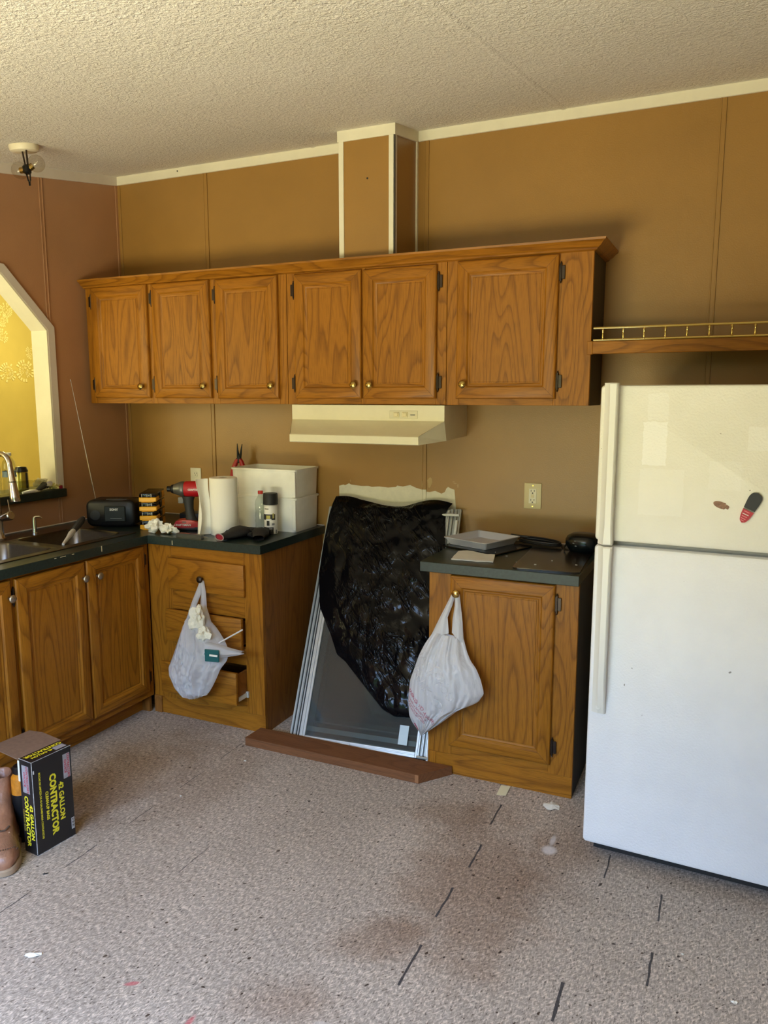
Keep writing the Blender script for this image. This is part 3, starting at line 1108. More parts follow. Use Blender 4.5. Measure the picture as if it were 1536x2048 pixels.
# --- sink
sk = thing('kitchen_sink', 'stainless double bowl sink set into the left worktop', 'sink', (.30, -.99, WT1))
mb = MB()
z0, z1 = .0, .0045
ox, oy = -.30, .99
X0, X1, Y0, Y1 = .058, .548, -1.415, -.575
xs = [(.058, .165), (.505, .548)]
mb.box(X0 + ox, Y0 + oy, z0, .165 + ox, Y1 + oy, z1, .0015).box(.505 + ox, Y0 + oy, z0, X1 + ox, Y1 + oy, z1, .0015)
for y0, y1 in ((Y0, -1.385), (-1.03, -.977), (-.608, Y1)):
    mb.box(.165 + ox, y0 + oy, z0, .505 + ox, y1 + oy, z1, .0015)
mb.build('rim', STEEL, sk)
for x0, y0, x1, y1 in ((.165, -.977, .505, -.608), (.165, -1.385, .505, -1.03)):
    rings = []
    for d, r, z in ((0, .002, .0045), (.002, .05, .0035), (.006, .055, -.006), (.014, .06, -.150), (.03, .06, -.170), (.09, .04, -.174)):
        rings.append([(q[0] + ox, q[1] + oy, z) for q in rrect(x0 + d, y0 + d, x1 - d, y1 - d, r)])
    MB().loft(rings, 0, None, False, True).build('bowl', STEEL, sk, ang=40)
    cx, cy = (x0 + x1) / 2 + ox, (y0 + y1) / 2 + oy
    MB().lathe([(.05, -.1735), (.048, -.171), (.035, -.1725), (.02, -.173)], 18, 0, Matrix.Translation((cx, cy, 0))).build('drain', CHROME, sk)

# --- tap and soap dispenser
tp = thing('kitchen_tap', 'brushed nickel pull-down kitchen tap at the left photo edge', 'tap', (.10, -.992, WT1 + .0045))
MB().lathe([(.030, 0), (.030, .006), (.025, .012), (.021, .05), (.019, .13), (.0165, .20)], 20).build('tap_body', CHROME, tp)
pts = [(0, 0, .20), (0, 0, .30)]
for k in range(1, 13):
    t = pi * (1 - k / 12)
    pts.append((.052 + .052 * cos(t), 0, .345 + .052 * sin(t) * 1.1))
MB().tube(pts, .0125, 12).build('spout', CHROME, tp)
Mh = frame_mat((.104, 0, .345), (1, 0, 0), (0, -1, 0), (.13, 0, -.99))
MB().lathe([(.0125, -.002), (.0135, .01), (.0150, .070), (.0155, .071), (.0160, .075), (.021, .135), (.0235, .155), (.022, .160), (.017, .156)], 20, 0, Mh).build('spray_head', CHROME, tp)
MB().lathe([(.0157, .067), (.0163, .069), (.0157, .071)], 20, 0, Mh).build('seam_ring', BLACKM, tp)
Ml = frame_mat((.012, .012, .10), (0, 1, 0), (-.26, 0, .97), (.97, 0, .26))
MB().lathe([(.017, 0), (.019, .02), (.0215, .045), (.0215, .062), (.018, .066)], 16, 0, Ml).tube([(.072, .012, .12), (.066, .012, .15), (.060, .012, .19)], [.0035, .003, .0028], 8).build('handle', CHROME, tp)

sd = thing('soap_dispenser', 'slim polished soap dispenser on the sink ledge behind the right bowl', 'dispenser', (.128, -.815, WT1 + .0045))
MB().lathe([(.016, 0), (.016, .004), (.0125, .006), (.0125, .010), (.0095, .020), (.0095, .062), (.0075, .075), (.007, .080)], 16).build('pump_body', BRIGHT, sd)
MB().tube([(0, 0, .078), (.004, .006, .083), (.014, .022, .082), (.018, .030, .074)], [.006, .0045, .004, .0035], 8).build('nozzle', BRIGHT, sd)

# ================================================================ fridge
fr = thing('refrigerator', 'white top-freezer refrigerator with stained textured doors at the right', 'refrigerator', (2.811, -.95, 0), -.0375)
FW, FD = .760, .70


def fdoor(name, z0, z1):
    mb = MB()
    rings = []
    for d, y in ((.0, .058), (.0, .010), (.003, .003), (.009, 0)):
        rings.append([(q[0], y, q[1]) for q in rrect(d, z0 + d, FW - d, z1 - d, .012 - d * .5, 4)])
    mb.loft(rings, 0, None, True, True)
    return mb.build(name, ENAMEL, fr, ang=30)


fz = fdoor('freezer_door', 1.1165, 1.612)
fd = fdoor('fridge_door', .060, 1.101)
MB().box(.004, .066, .055, FW - .004, FD, 1.600, .004).build('fridge_body', FRIDGE_SIDE, fr)
MB().box(.012, .058, .08, FW - .012, .067, 1.095).box(.012, .058, 1.13, FW - .012, .067, 1.595).box(.006, .03, 1.098, FW - .006, .067, 1.120).build('gasket', GASKET, fr)
MB().box(.03, .05, .02, FW - .03, .09, .055).build('base_grille', BLACKM, fr)


def handle(name, z0, z1, parent, lower):
    mb = MB()
    rings = []
    for z, out, x0, x1 in ((z0, .010, .014, .058), (z0 + .05, .022, .015, .058), (z0 + .10, .034, .016, .058), ((z0 + z1) / 2, .036, .016, .058), (z1 - .06, .036, .016, .058), (z1 - .004, .034, .014, .060), (z1, .030, .014, .060)) if lower else \
            ((z0, .030, .012, .060), (z0 + .004, .034, .012, .060), (z0 + .06, .036, .016, .058), ((z0 + z1) / 2, .036, .016, .058), (z1 - .05, .036, .016, .058), (z1 - .004, .034, .014, .058), (z1, .030, .014, .058)):
        rings.append([(x0, .001, z), (x0, -out * .35, z), (x0 + .012, -out * .62, z), (x0 + .020, -out, z), (x1 - .004, -out, z), (x1, -out + .004, z), (x1, .001, z)])
    mb.loft(rings, 0, None, True, True)
    return mb.build(name, FRIDGE_TRIM, parent, ang=32)


handle('handle', 1.108, 1.619, fz, False)
h2 = handle('handle', .535, 1.102, fd, True)
MB().lathe([(.009, 0), (.009, .003), (.006, .004), (.006, .003), (.002, .003)], 14, 0, FY((.037, -.012, .557))).build('screw_cap', FRIDGE_TRIM, h2)
for x, y in ((.045, .10), (FW - .06, .10), (.06, FD - .05), (FW - .06, FD - .05)):
    MB().lathe([(.018, 0), (.022, .004), (.022, .020), (.008, .022), (.008, .06)], 12, 0, Matrix.Translation((x, y, 0))).build('foot', BLACKP, fr)
MB().box(FW - .05, .01, 1.612, FW - .005, .06, 1.622, .002).build('hinge_cover', FRIDGE_TRIM, fr)


def on_fridge(x, z, out=0.0):
    c, s_ = cos(-.0375), sin(-.0375)
    return (2.811 + c * x + s_ * out, -.95 + s_ * x - c * out, z)


# sole shaped magnet: black upper part, red lower part
mg = thing('magnet', 'small black and red sole-shaped magnet on the freezer door', 'magnet', on_fridge(.448, 1.251), -.0375)
Mg = Matrix.Rotation(radians(24), 4, 'Y')


def sole(z0, z1, grow=0):
    out = []
    n = 22
    pts = []
    for k in range(n + 1):
        v = -.049 + .098 * k / n
        t = (v + .049) / .098
        wd = (.0125 + .0085 * t) * math.sqrt(max(0, 1 - (abs(2 * t - 1) ** 4.5)))
        pts.append((wd, v))
    pts = [q for q in pts if z0 <= q[1] <= z1]
    return [(a_ + grow, b_) for a_, b_ in pts] + [(-a_ - grow, b_) for a_, b_ in reversed(pts)]


MB().prism(sole(-.008, .05), 'y', -.009, -.0005, 0, Mg).build('magnet_top', simple('magnet_black', (.012, .014, .017), .5), mg)
rb_ = MB().prism(sole(-.05, -.006), 'y', -.0085, -.0005, 0, Mg).build('magnet_base', simple('magnet_red', (.42, .012, .035), .4), mg)
for k, (z, wd) in enumerate(((-.014, .018), (-.022, .020), (-.029, .017), (-.036, .016), (-.042, .011))):
    MB().box(-wd / 2 - .001, -.0089, z - .0011, wd / 2 - .003, -.0084, z + .0011, 0, 1, 0, Mg).build('print_line', INK_W if k == 1 else simple('pink_print', (.75, .22, .26), .5), rb_)
random.seed(11)
out = []
for k in range(26):
    t = 2 * pi * k / 26
    x, z = .021 * cos(t), .0105 * sin(t)
    z += -.010 * (x / .021) * .55
    if x > .009:
        x += random.uniform(-.003, .004)
        z += random.uniform(-.003, .003)
    out.append((x, z))
rm = MB().prism(out, 'y', -.0015, -.0003)
rm.build('sticker_scrap', simple('torn_brown_sticker', (.27, .15, .10), .7, var=.4, vscale=120), None, 'torn brown sticker scrap on the freezer door left of the magnet', 'sticker', loc=on_fridge(.368, 1.254), rotz=-.0375)

# ================================================================ outlets
of = thing('wall_outlet', 'ivory wall outlet with test buttons above the worktop beside the fridge', 'outlet', (2.379, 0, 1.125), 0)
MB().box(-.040, -.006, -.059, .040, 0, .059, .0045, 2).build('cover_plate', IVORY, of)
fc = MB().box(-.0175, -.0085, -.034, .0175, -.004, .034, .001).build('socket_face', simple('ivory_socket', (.78, .74, .58), .35), of)
for z, s_ in ((.021, 1), (-.021, -1)):
    MB().box(-.0085, -.0092, z - .001, -.006, -.008, z + .008).build('slot', INK_K, fc)
    MB().box(.006, -.0092, z - .001, .0085, -.008, z + .008).build('slot', INK_K, fc)
    MB().lathe([(.0032, 0), (.0032, .0012)], 10, 0, FY((0, -.008, z - .007))).build('slot', INK_K, fc)
MB().box(-.007, -.0098, .0005, .007, -.008, .0075, .0006).box(-.007, -.0098, -.0075, .007, -.008, -.0005, .0006).build('test_button', IVORY, fc)
for z in (-.048, .048):
    MB().lathe([(.0035, 0), (.003, .001)], 10, 0, FY((0, -.0058, z))).build('screw', BRASS, of)

ol = thing('wall_outlet', 'cream double wall outlet between red tool and corner', 'outlet', (.471, 0, 1.123), 0)
MB().box(-.036, -.005, -.058, .036, 0, .058, .004, 2).build('cover_plate', simple('cream_plate', (.70, .66, .54), .4), ol)
for z in (.024, -.024):
    f_ = MB().lathe([(.0165, 0), (.0165, .002)], 20, 0, FY((0, -.0045, z))).build('socket_face', simple('cream_socket', (.72, .68, .56), .4), ol)
    MB().box(-.0075, -.0072, z, -.0055, -.0062, z + .008).build('slot', INK_K, f_)
    MB().box(.0055, -.0072, z, .0075, -.0062, z + .008).build('slot', INK_K, f_)
    MB().lathe([(.0025, 0), (.0025, .001)], 8, 0, FY((0, -.0062, z - .006))).build('slot', INK_K, f_)

# ================================================================ ceiling light
lf = thing('ceiling_light', 'small bare ceiling light with two clear globe bulbs', 'lamp', (.41, -.98, cz(-.98)), 0)
ca = Matrix.Rotation(math.atan(CS), 4, 'X')
MB().lathe([(.058, 0.002), (.060, -.006), (.057, -.022), (.048, -.027), (.02, -.029), (.001, -.029)], 26, 0, ca, caps=False).build('canopy', simple('cream_canopy', (.72, .64, .46), .4), lf)
hub = Vector((.040, -.026, -.108))
rods = MB()
for dx, dy in ((-.012, 0), (.004, .006), (.016, -.004)):
    rods.tube([(.022 + dx, -.018 + dy, -.027), (hub.x + dx * .6, hub.y + dy, hub.z + .012)], .0035, 6)
rods.build('stem_rod', BRONZE, lf)
sk_ = MB().lathe([(.010, -.018), (.017, -.012), (.018, .010), (.012, .018)], 14, 0, Matrix.Translation(hub))
sk_.tube([hub + Vector((-.006, 0, -.012)), hub + Vector((.006, -.002, -.045)), hub + Vector((.012, -.002, -.05))], .003, 6)
sk_.tube([hub + Vector((.016, 0, -.010)), hub + Vector((.018, -.002, -.045)), hub + Vector((.013, -.002, -.05))], .003, 6)
sk_.tube([hub + Vector((.009, -.002, -.050)), hub + Vector((.011, -.002, -.066))], .0022, 6).tube([hub + Vector((.015, -.002, -.050)), hub + Vector((.016, -.002, -.066))], .0022, 6)
sk_.build('socket_cluster', simple('black_metal', (.012, .011, .010), .35, .6), lf)
for c_, r in (((.0723, -.0043, -.0827), .034), ((.0115, -.0368, -.1115), .034)):
    c_ = Vector(c_)
    b = MB().sphere(c_, r, 22, 12).build('bulb', BULB, lf, 'clear glass globe bulb')
    d = (c_ - hub).normalized()
    MB().tube([hub + d * .012, hub + d * .030], [.013, .012], 10).build('bulb_base', BRASS, b)
    e_ = hub + d * .030
    MB().tube([e_, c_ - d * .004], .0022, 6).tube([c_ + Vector((-.006, 0, .006)), c_ - d * .004, c_ + Vector((.007, 0, .008))], .0012, 5).build('filament_post', simple('filament_glass', (.85, .78, .6), .3), b)

# ================================================================ things on the left worktop
CT = .910
# boombox
ROT = .4269
bb = thing('portable_stereo', 'small black portable stereo sitting in the worktop corner', 'stereo', (.205, -.560, CT + .005), ROT)
W_, D_, H_ = .255, .150, .138
prof_ = rrect(0, 0, W_, H_, .035, 6)
mb = MB()
mb.loft([[(q[0] + (.5 - q[0] / W_) * 2 * d, y, q[1] + (.5 - q[1] / H_) * 2 * d) for q in prof_] for d, y in ((.012, -.004), (.004, .002), (0, .012), (0, D_ - .02), (.010, D_))], 0, None, True, True)
mb.build('stereo_body', BLACKP, bb, ang=50)
dk = MB().box(.098, -.012, .028, .205, .0, .108, .004).build('disc_door', GREYP, bb)
lettering('SONY', .016, frame_mat((.148, -.0122, .090), (1, 0, 0), (0, 0, 1), (0, -1, 0)), INK_W, dk, .0006)
MB().box(.128, -.0128, .044, .186, -.012, .0455).build('print_line', simple('grey_print', (.3, .32, .32), .5), dk)
MB().box(.100, .020, H_ - .002, .205, .030, H_ + .003, .001).box(.120, .006, H_ - .012, .190, .012, H_ - .001, .001).build('button_row', simple('button_grey', (.05, .05, .05), .4), bb)
for x in (.048,):
    MB().lathe([(.026, -.002), (.026, .002), (.022, .003), (.001, .003)], 18, 0, FY((x if x < .1 else .2285, -.003, .060))).build('speaker_grille', BLACKM, bb)
MB().tube([(.03, .02, .0045), (.05, .02, .0045)], .004, 6).build('foot', BLACKM, bb)
# telescopic aerial: world points turned into the stereo's own frame
Mi = (Matrix.Translation((.205, -.560, CT + .005)) @ Matrix.Rotation(ROT, 4, 'Z')).inverted()
a0, a1 = Vector((.185, -.470, 1.047)), Vector((.060, -.470, 1.66))
an = MB()
for k in range(5):
    an.tube([Mi @ a0.lerp(a1, k / 5), Mi @ a0.lerp(a1, (k + 1) / 5)], .0030 - .0004 * k, 6)
an.sphere(Mi @ a1, .0035, 8, 6)
an.build('aerial', BRIGHT, bb, 'long thin chrome aerial')

# stack of small parts cases
names = ['bottom', 'second from the bottom', 'third from the bottom', 'topmost']
base_me = MB().box(0, 0, 0, .086, .225, .024, .003).build
bm_ = MB()
bm_.box(0, 0, .002, .086, .225, .025, .0035).box(.012, -.002, 0, .074, .01, .004, .001)
BASE_ME = bm_.mesh('case_base', [YELLOW])
LID_ME = MB().box(.001, .001, .025, .085, .224, .0445, .004, 2).mesh('case_lid', [SMOKE])
IN_ME = MB().box(.005, .006, .0255, .081, .219, .040).mesh('case_contents', [BLACKM])
LAT_ME = MB().box(.085, .080, .010, .0905, .125, .040, .002).mesh('latch', [BLACKP])
CLR_ME = MB().box(.0855, .150, .006, .0875, .205, .040, .001).mesh('side_clip', [YELLOW])
RIB_ME = MB().box(.014, -.0005, .026, .0165, .003, .043, .0005).box(.060, -.0005, .026, .0625, .003, .043, .0005).box(.040, -.0005, .026, .0415, .003, .043, .0005).mesh('lid_rib', [simple('clear_rib', (.45, .43, .40), .25)])
for k in range(4):
    c_ = thing('parts_case', 'yellow and smoked-plastic small parts case, %s of its stack by the stereo' % names[k], 'case', (.503, -.500, CT + .0465 * k), radians(30), 'yellow parts cases in a stack')
    for me, nm in ((BASE_ME, 'case_base'), (LID_ME, 'case_lid'), (IN_ME, 'case_contents'), (LAT_ME, 'latch'), (CLR_ME, 'side_clip'), (RIB_ME, 'lid_rib')):
        put(me, nm, c_)

# cordless impact wrench
dr = thing('impact_wrench', 'red and black cordless impact wrench standing on its battery', 'power tool', (.722, -.395, CT), ROT)
FX = lambda o: frame_mat(o, (0, 0, 1), (0, 1, 0), (-1, 0, 0))
MB().box(-.072, -.040, .0, .070, .040, .022, .006, 2).build('battery', BLACKP, dr)
bt = MB()
bt.prism([(-.070, .020), (.066, .020), (.066, .040), (.030, .054), (-.010, .056), (-.050, .052)], 'y', -.041, .038)
bt.build('battery_shell', RED, dr)
MB().box(-.068, -.0425, .016, .040, -.040, .0185).build('battery_trim', simple('red_bright_line', (.45, .02, .03), .4), dr)
lettering('CRAFTSMAN', .0145, frame_mat((-.018, -.0415, .031), (1, 0, 0), (0, 0, 1), (0, -1, 0)), INK_W, dr, .0003)
MB().box(-.020, -.0425, .043, .0, -.040, .049, .001).build('charge_gauge', simple('gauge_grey', (.12, .1, .1), .4), dr)
gr = []
for z, x, rx, ry in ((.048, .020, .034, .026), (.070, .014, .024, .021), (.110, .008, .022, .020), (.150, .006, .026, .022), (.172, .006, .034, .026)):
    gr.append([(x + rx * cos(2 * pi * k / 14), ry * sin(2 * pi * k / 14), z) for k in range(14)])
MB().loft(gr, 0, None, True, True).build('grip', simple('grip_rubber', (.018, .018, .017), .6), dr)
MB().box(-.046, -.008, .135, -.018, .008, .168, .005, 2).build('trigger', simple('trigger_grey', (.16, .15, .14), .5), dr)
MB().lathe([(.030, -.095), (.037, -.085), (.040, -.05), (.040, .0), (.036, .012)], 20, 0, FX((.0, 0, .208))).build('motor_housing', RED, dr)
lettering('CRAFTSMAN', .0125, frame_mat((.050, -.0405, .208), (1, 0, 0), (0, 0, 1), (0, -1, 0)), INK_W, dr, .0003)
MB().lathe([(.037, .010), (.039, .014), (.038, .030), (.031, .046), (.026, .058), (.024, .064)], 20, 0, FX((.0, 0, .208))).build('gear_case', simple('gear_case_grey', (.14, .14, .13), .35, .6), dr)
MB().lathe([(.024, .062), (.022, .075), (.014, .082), (.014, .098), (.009, .100)], 16, 0, FX((.0, 0, .208))).build('chuck', BLACKP, dr)

# low dark case behind the wrench and a tan glove beside it
MB().box(-.09, -.05, 0, .09, .05, .062, .006, 2).build('tool_case', BLACKP, None, 'low black tool case lying behind the red impact wrench', 'case', loc=(.650, -.215, CT), rotz=.35)


def crumple(r, seed, amp=.5, sc=(1, 1, .7), sub=3, freq=9):
    bm = bmesh.new()
    bmesh.ops.create_icosphere(bm, subdivisions=sub, radius=r)
    for q in bm.verts:
        d = q.co.normalized()
        f = noise.noise(d * 1.6 + Vector((seed, 0, 0)))
        g = abs(noise.noise(d * freq * .35 + Vector((0, seed, 0))))
        q.co = d * r * (1 + amp * f - amp * .9 * g)
        q.co = Vector((q.co.x * sc[0], q.co.y * sc[1], q.co.z * sc[2]))
    lo = min(q.co.z for q in bm.verts)
    flat = lo + .12 * r
    for q in bm.verts:
        q.co.z = max(q.co.z, flat) - flat
    bm.verts.index_update()
    mb = MB().add([q.co.copy() for q in bm.verts], [[q.index for q in f.verts] for f in bm.faces])
    bm.free()
    return mb


crumple(.050, 2.3, .55, (.9, .7, 1.0)).build('work_glove', simple('tan_glove', (.22, .17, .12), .8, var=.3, vscale=30), None, 'tan crumpled work glove behind the paper towel roll', 'glove', loc=(.845, -.30, CT), ang=25)
crumple(.036, 5.1, .8, (1.1, .9, .95)).build('crumpled_paper', PAPER, None, 'crumpled white paper ball nearest the yellow cases', 'paper', 'crumpled paper on the left worktop', loc=(.632, -.535, CT + .0005), ang=14)
crumple(.036, 9.4, .9, (1.15, .8, .85)).build('crumpled_paper', PAPER, None, 'crumpled white paper ball nearest the red battery', 'paper', 'crumpled paper on the left worktop', loc=(.705, -.520, CT + .0005), ang=14)

# paper towel roll with its loose sheet
pt = thing('paper_towel_roll', 'white paper towel roll standing upright with a loose sheet', 'paper towel', (.955, -.410, CT))
R_ = .067
MB().lathe([(.022, 0), (R_ - .002, 0), (R_, .002), (R_, .276), (R_ - .002, .278), (.022, .278), (.021, .27), (.021, .0)], 36, 0, None, caps=False).build('roll', TOWEL, pt, ang=40)
MB().lathe([(.0215, .002), (.0215, .276), (.0195, .276), (.0195, .002)], 20, 0, None, caps=False).build('cardboard_core', CARDB, pt)
plan = [(-.052, -.043), (-.066, -.048), (-.078, -.058), (-.084, -.072), (-.080, -.088), (-.068, -.098), (-.052, -.103)]
vs, fs = [], []
nz = 10
for i, (x, y) in enumerate(plan):
    u = i / (len(plan) - 1)
    for j in range(nz + 1):
        t = j / nz
        k = max(0, u - .45) / .55
        x2 = x + .018 * k * (t - .55) + .006 * sin(t * 5 + i)
        y2 = y + .010 * k * sin(t * 4) - .012 * (1 - t) * u
        if u > .6:
            x2 -= (.030 * t ** 1.4) * (u - .6) / .4
        vs.append((x2, y2, .002 + .272 * t))
for i in range(len(plan) - 1):
    for j in range(nz):
        a_ = i * (nz + 1) + j
        fs.append((a_, a_ + 1, a_ + nz + 2, a_ + nz + 1))
sheet = MB().add(vs, fs).build('loose_sheet', TOWEL, pt, ang=60)
md = sheet.modifiers.new('thick', 'SOLIDIFY')
md.thickness = .0008

# tin snips standing behind the roll
sn = thing('snips', 'red handled black snips standing upright behind the paper towels', 'snips', (.790, -.075, CT), .15)
sn.scale = (1.1, 1.1, 1.19)
sn.rotation_euler = (0, radians(4), .15)
for s_ in (-1, 1):
    MB().tube([(s_ * .030, 0, 0), (s_ * .036, 0, .08), (s_ * .034, 0, .18), (s_ * .027, 0, .24), (s_ * .013, 0, .272), (s_ * .003, 0, .286)], [.009, .011, .0125, .0125, .011, .008], 10).build('grip', RED, sn)
    MB().tube([(-s_ * .006, 0, .268), (s_ * .005, 0, .295), (s_ * .009, 0, .320), (s_ * .013, 0, .352)], [.008, .0075, .005, .0018], 8).build('jaw', BLACKP, sn)
MB().lathe([(.012, -.008), (.012, .008)], 14, 0, FY((0, 0, .282))).build('pivot', BLACKP, sn)

# two white bins
def bin_(label, z, h, w0, d0, w1, d1, ribs):
    b = thing('storage_bin', label, 'bin', (1.073, -.128, z), 0, 'white plastic bins in a stack')

    def ring(w_, d_, zz, r=.018):
        return [(q[0], q[1], zz) for q in rrect(-w_ / 2, -d_ / 2, w_ / 2, d_ / 2, r, 4)]
    t = .004
    mb = MB().loft([ring(w0, d0, 0), ring(w1 - .002, d1 - .002, h - .010), ring(w1 + .008, d1 + .008, h - .009), ring(w1 + .008, d1 + .008, h), ring(w1 - 2 * t, d1 - 2 * t, h), ring(w0 - 2 * t, d0 - 2 * t, t)], 0, None, True, True)
    mb.build('bin_shell', WHITEP, b, ang=30)
    for x in (-w1 / 2 + .030, w1 / 2 - .012):
        MB().box(x - .010, -d0 / 2 - .0042, .008, x + .010, -d0 / 2 + .004, h - .010, .002).build('rib', WHITEP, b)
    for zz in (h * .45,):
        MB().box(-w1 / 2 + .018, -d0 / 2 - .0055, zz, -w1 / 2 + .042, -d0 / 2 + .002, zz + .0025).build('rib', WHITEP, b)
    return b


bin_('lower of two stacked white plastic bins on the left worktop', CT, .170, .364, .226, .378, .234, 1)
bin_('upper open white plastic bin stacked on another by the paper towels', CT + .166, .144, .366, .225, .378, .235, 1)

# spray can and bottle
sc_ = thing('spray_can', 'white and black spray paint can with a big black cap', 'spray can', (1.160, -.312, CT))
r = .0325
MB().lathe([(r - .003, 0), (r, .002), (r, .138), (r - .004, .144), (.024, .150)], 26).build('can', simple('white_can_label', (.80, .78, .72), .35), sc_)
MB().lathe([(.0365, .146), (.0355, .196), (.033, .2005), (.001, .2005)], 26, 0, None, caps=False).build('cap', BLACKM, sc_)


def band(z0, z1, a0, a1, mat, nm='label_print', off=.0005, n=10):
    """patch of print round the can; angles seen from the camera side"""
    vs = []
    for k in range(n + 1):
        t = radians(a0 + (a1 - a0) * k / n)
        vs += [((r + off) * cos(t), (r + off) * sin(t), z0), ((r + off) * cos(t), (r + off) * sin(t), z1)]
    MB().add(vs, [(2 * k, 2 * k + 2, 2 * k + 3, 2 * k + 1) for k in range(n)]).build(nm, mat, sc_, ang=60)


fa = math.degrees(math.atan2(-3.46 + .312, 3.2 - 1.16))       # towards the viewer
band(.002, .036, fa - 95, fa + 22, INK_K)
band(.072, .100, fa - 90, fa + 40, INK_K)
band(.078, .094, fa - 40, fa - 5, simple('olive_print', (.50, .44, .10), .5), off=.0009)
band(.080, .104, fa + 14, fa + 30, simple('olive_print_b', (.45, .40, .14), .5), off=.0009)
band(.073, .0765, fa - 45, fa + 5, INK_W, off=.0009)
band(.044, .068, fa - 38, fa - 12, INK_K)
band(.046, .056, fa + 8, fa + 32, simple('grey_logo', (.25, .25, .25), .5))
band(.124, .128, fa - 60, fa - 18, INK_K)
band(.027, .030, fa - 40, fa + 12, INK_W, off=.0009)
band(.018, .0195, fa - 40, fa + 8, simple('grey_small_print', (.3, .3, .3), .5), off=.0009)
band(.004, .022, fa + 42, fa + 62, simple('grey_small_print_b', (.28, .28, .27), .5))


def bottle(label, loc, h, rad, capmat, lay=None, group=None, label_mat=None):
    b = thing('drink_bottle', label, 'bottle', loc, 0, group)
    M = lay
    p_ = [(rad * .55, 0), (rad * .95, .004), (rad, .012), (rad * .93, h * .22), (rad, h * .27), (rad * .93, h * .34), (rad, h * .40), (rad * .90, h * .52), (rad * .93, h * .56), (rad, h * .66), (rad * .85, h * .78), (rad * .45, h * .88), (rad * .36, h * .92), (rad * .36, h * .94)]
    MB().lathe(p_, 20, 0, M).build('bottle_shell', CLEAR, b, 'clear plastic', ang=50)
    MB().lathe([(rad * .43, h * .925), (rad * .45, h * .93), (rad * .45, h * .995), (rad * .40, h)], 16, 0, M).build('cap', capmat, b)
    if label_mat:
        MB().lathe([(rad * 1.01, h * .42), (rad * .95, h * .50), (rad * .97, h * .56)], 20, 0, M, caps=False).build('wrapper', label_mat, b)
    return b


bottle('clear drink bottle with red cap behind the spray can', (1.085, -.285, CT), .205, .029, simple('red_cap', (.55, .03, .015), .4))

# pair of black work gloves, one cuff open to the room
def glove(label, loc, rotz, seed, scale=1.0, cuff=True):
    g = thing('work_glove', label, 'glove', loc, rotz, 'black work gloves on the left worktop')
    rng = random.Random(seed)
    rings = []
    n = 18
    for x, wy, hz, zc in ((-.075, .030, .0140, .016), (-.050, .029, .0145, .016), (-.020, .034, .019, .020), (.010, .044, .024, .025), (.045, .047, .026, .027), (.070, .040, .022, .026), (.082, .02, .012, .024)):
        ring = []
        for k in range(n):
            t = 2 * pi * k / n
            f = 1 + .16 * noise.noise(Vector((x * 30 + seed, cos(t) * 1.5, sin(t) * 1.5)))
            ring.append((x * scale, wy * cos(t) * f * scale, max(.001, zc + hz * sin(t) * f) * scale))
        rings.append(ring)
    MB().loft(rings, 0, None, False, True).build('palm', GLOVE, g, ang=60)
    for k in range(4):
        y = -.033 + .022 * k
        ln = (.055, .068, .066, .052)[k]
        cu = rng.uniform(.4, 1.1)
        pts, z, x, an_ = [], .028, .066, .25
        pts.append((x, y, z))
        for j in range(4):
            x += ln / 4 * cos(an_)
            z += ln / 4 * sin(an_)
            an_ -= cu * .75
            pts.append((x, y + (k - 1.5) * .003 * j, max(z, .010)))
        MB().tube([tuple(q * scale for q in p_) for p_ in pts], [.0115 * scale, .0115 * scale, .011 * scale, .0105 * scale, .006 * scale], 10).sphere(tuple(q * scale for q in pts[-1]), .008 * scale, 8, 6).build('finger', GLOVE, g, ang=60)
    MB().tube([tuple(q * scale for q in p_) for p_ in ((-.005, .036, .022), (.018, .055, .020), (.040, .062, .016), (.052, .060, .013))], [.013 * scale, .012 * scale, .0115 * scale, .006 * scale], 10).build('thumb', GLOVE, g, ang=60)
    if cuff:
        xs = -.076 * scale
        loop = [(xs, .031 * scale * cos(2 * pi * k / 20), max(.003, .0165 + .0148 * sin(2 * pi * k / 20)) * scale) for k in range(20)]
        MB().tube(loop, .0022, 6, closed=True).build('cuff_rim', PINKRIM, g)
        MB().add([(q[0] + .004, q[1] * .95, .016 + (q[2] - .016) * .95) for q in loop], [tuple(range(20))]).build('lining', PINK, g)
    return g


glove('black work glove with open red-lined cuff at the worktop front edge', (1.070, -.500, CT), radians(72), 3.0, 1.05)
glove('black work glove lying folded against the paper towel roll', (1.085, -.395, CT), radians(-8), 8.0, .80, False)
glove('black work glove lying next to the spray can', (1.185, -.450, CT), radians(118), 5.0, .9, False)

# utility knife near the front edge
uk = thing('utility_knife', 'grey and red utility knife lying beside the paper towel sheet', 'knife', (.865, -.560, CT), radians(2))
MB().prism([(-.075, -.010), (-.055, -.014), (.02, -.012), (.07, -.014), (.078, -.006), (.072, .008), (.02, .011), (-.05, .013), (-.075, .008)], 'z', 0, .017).build('knife_body', simple('knife_grey', (.12, .12, .11), .35, .6), uk)
MB().box(-.055, -.008, .017, .0, .006, .0195, .001).build('knife_slider', simple('dull_red', (.22, .07, .05), .5), uk)
MB().prism([(.070, -.008), (.105, -.006), (.098, .004), (.070, .005)], 'z', .006, .008).build('blade', CHROME, uk)

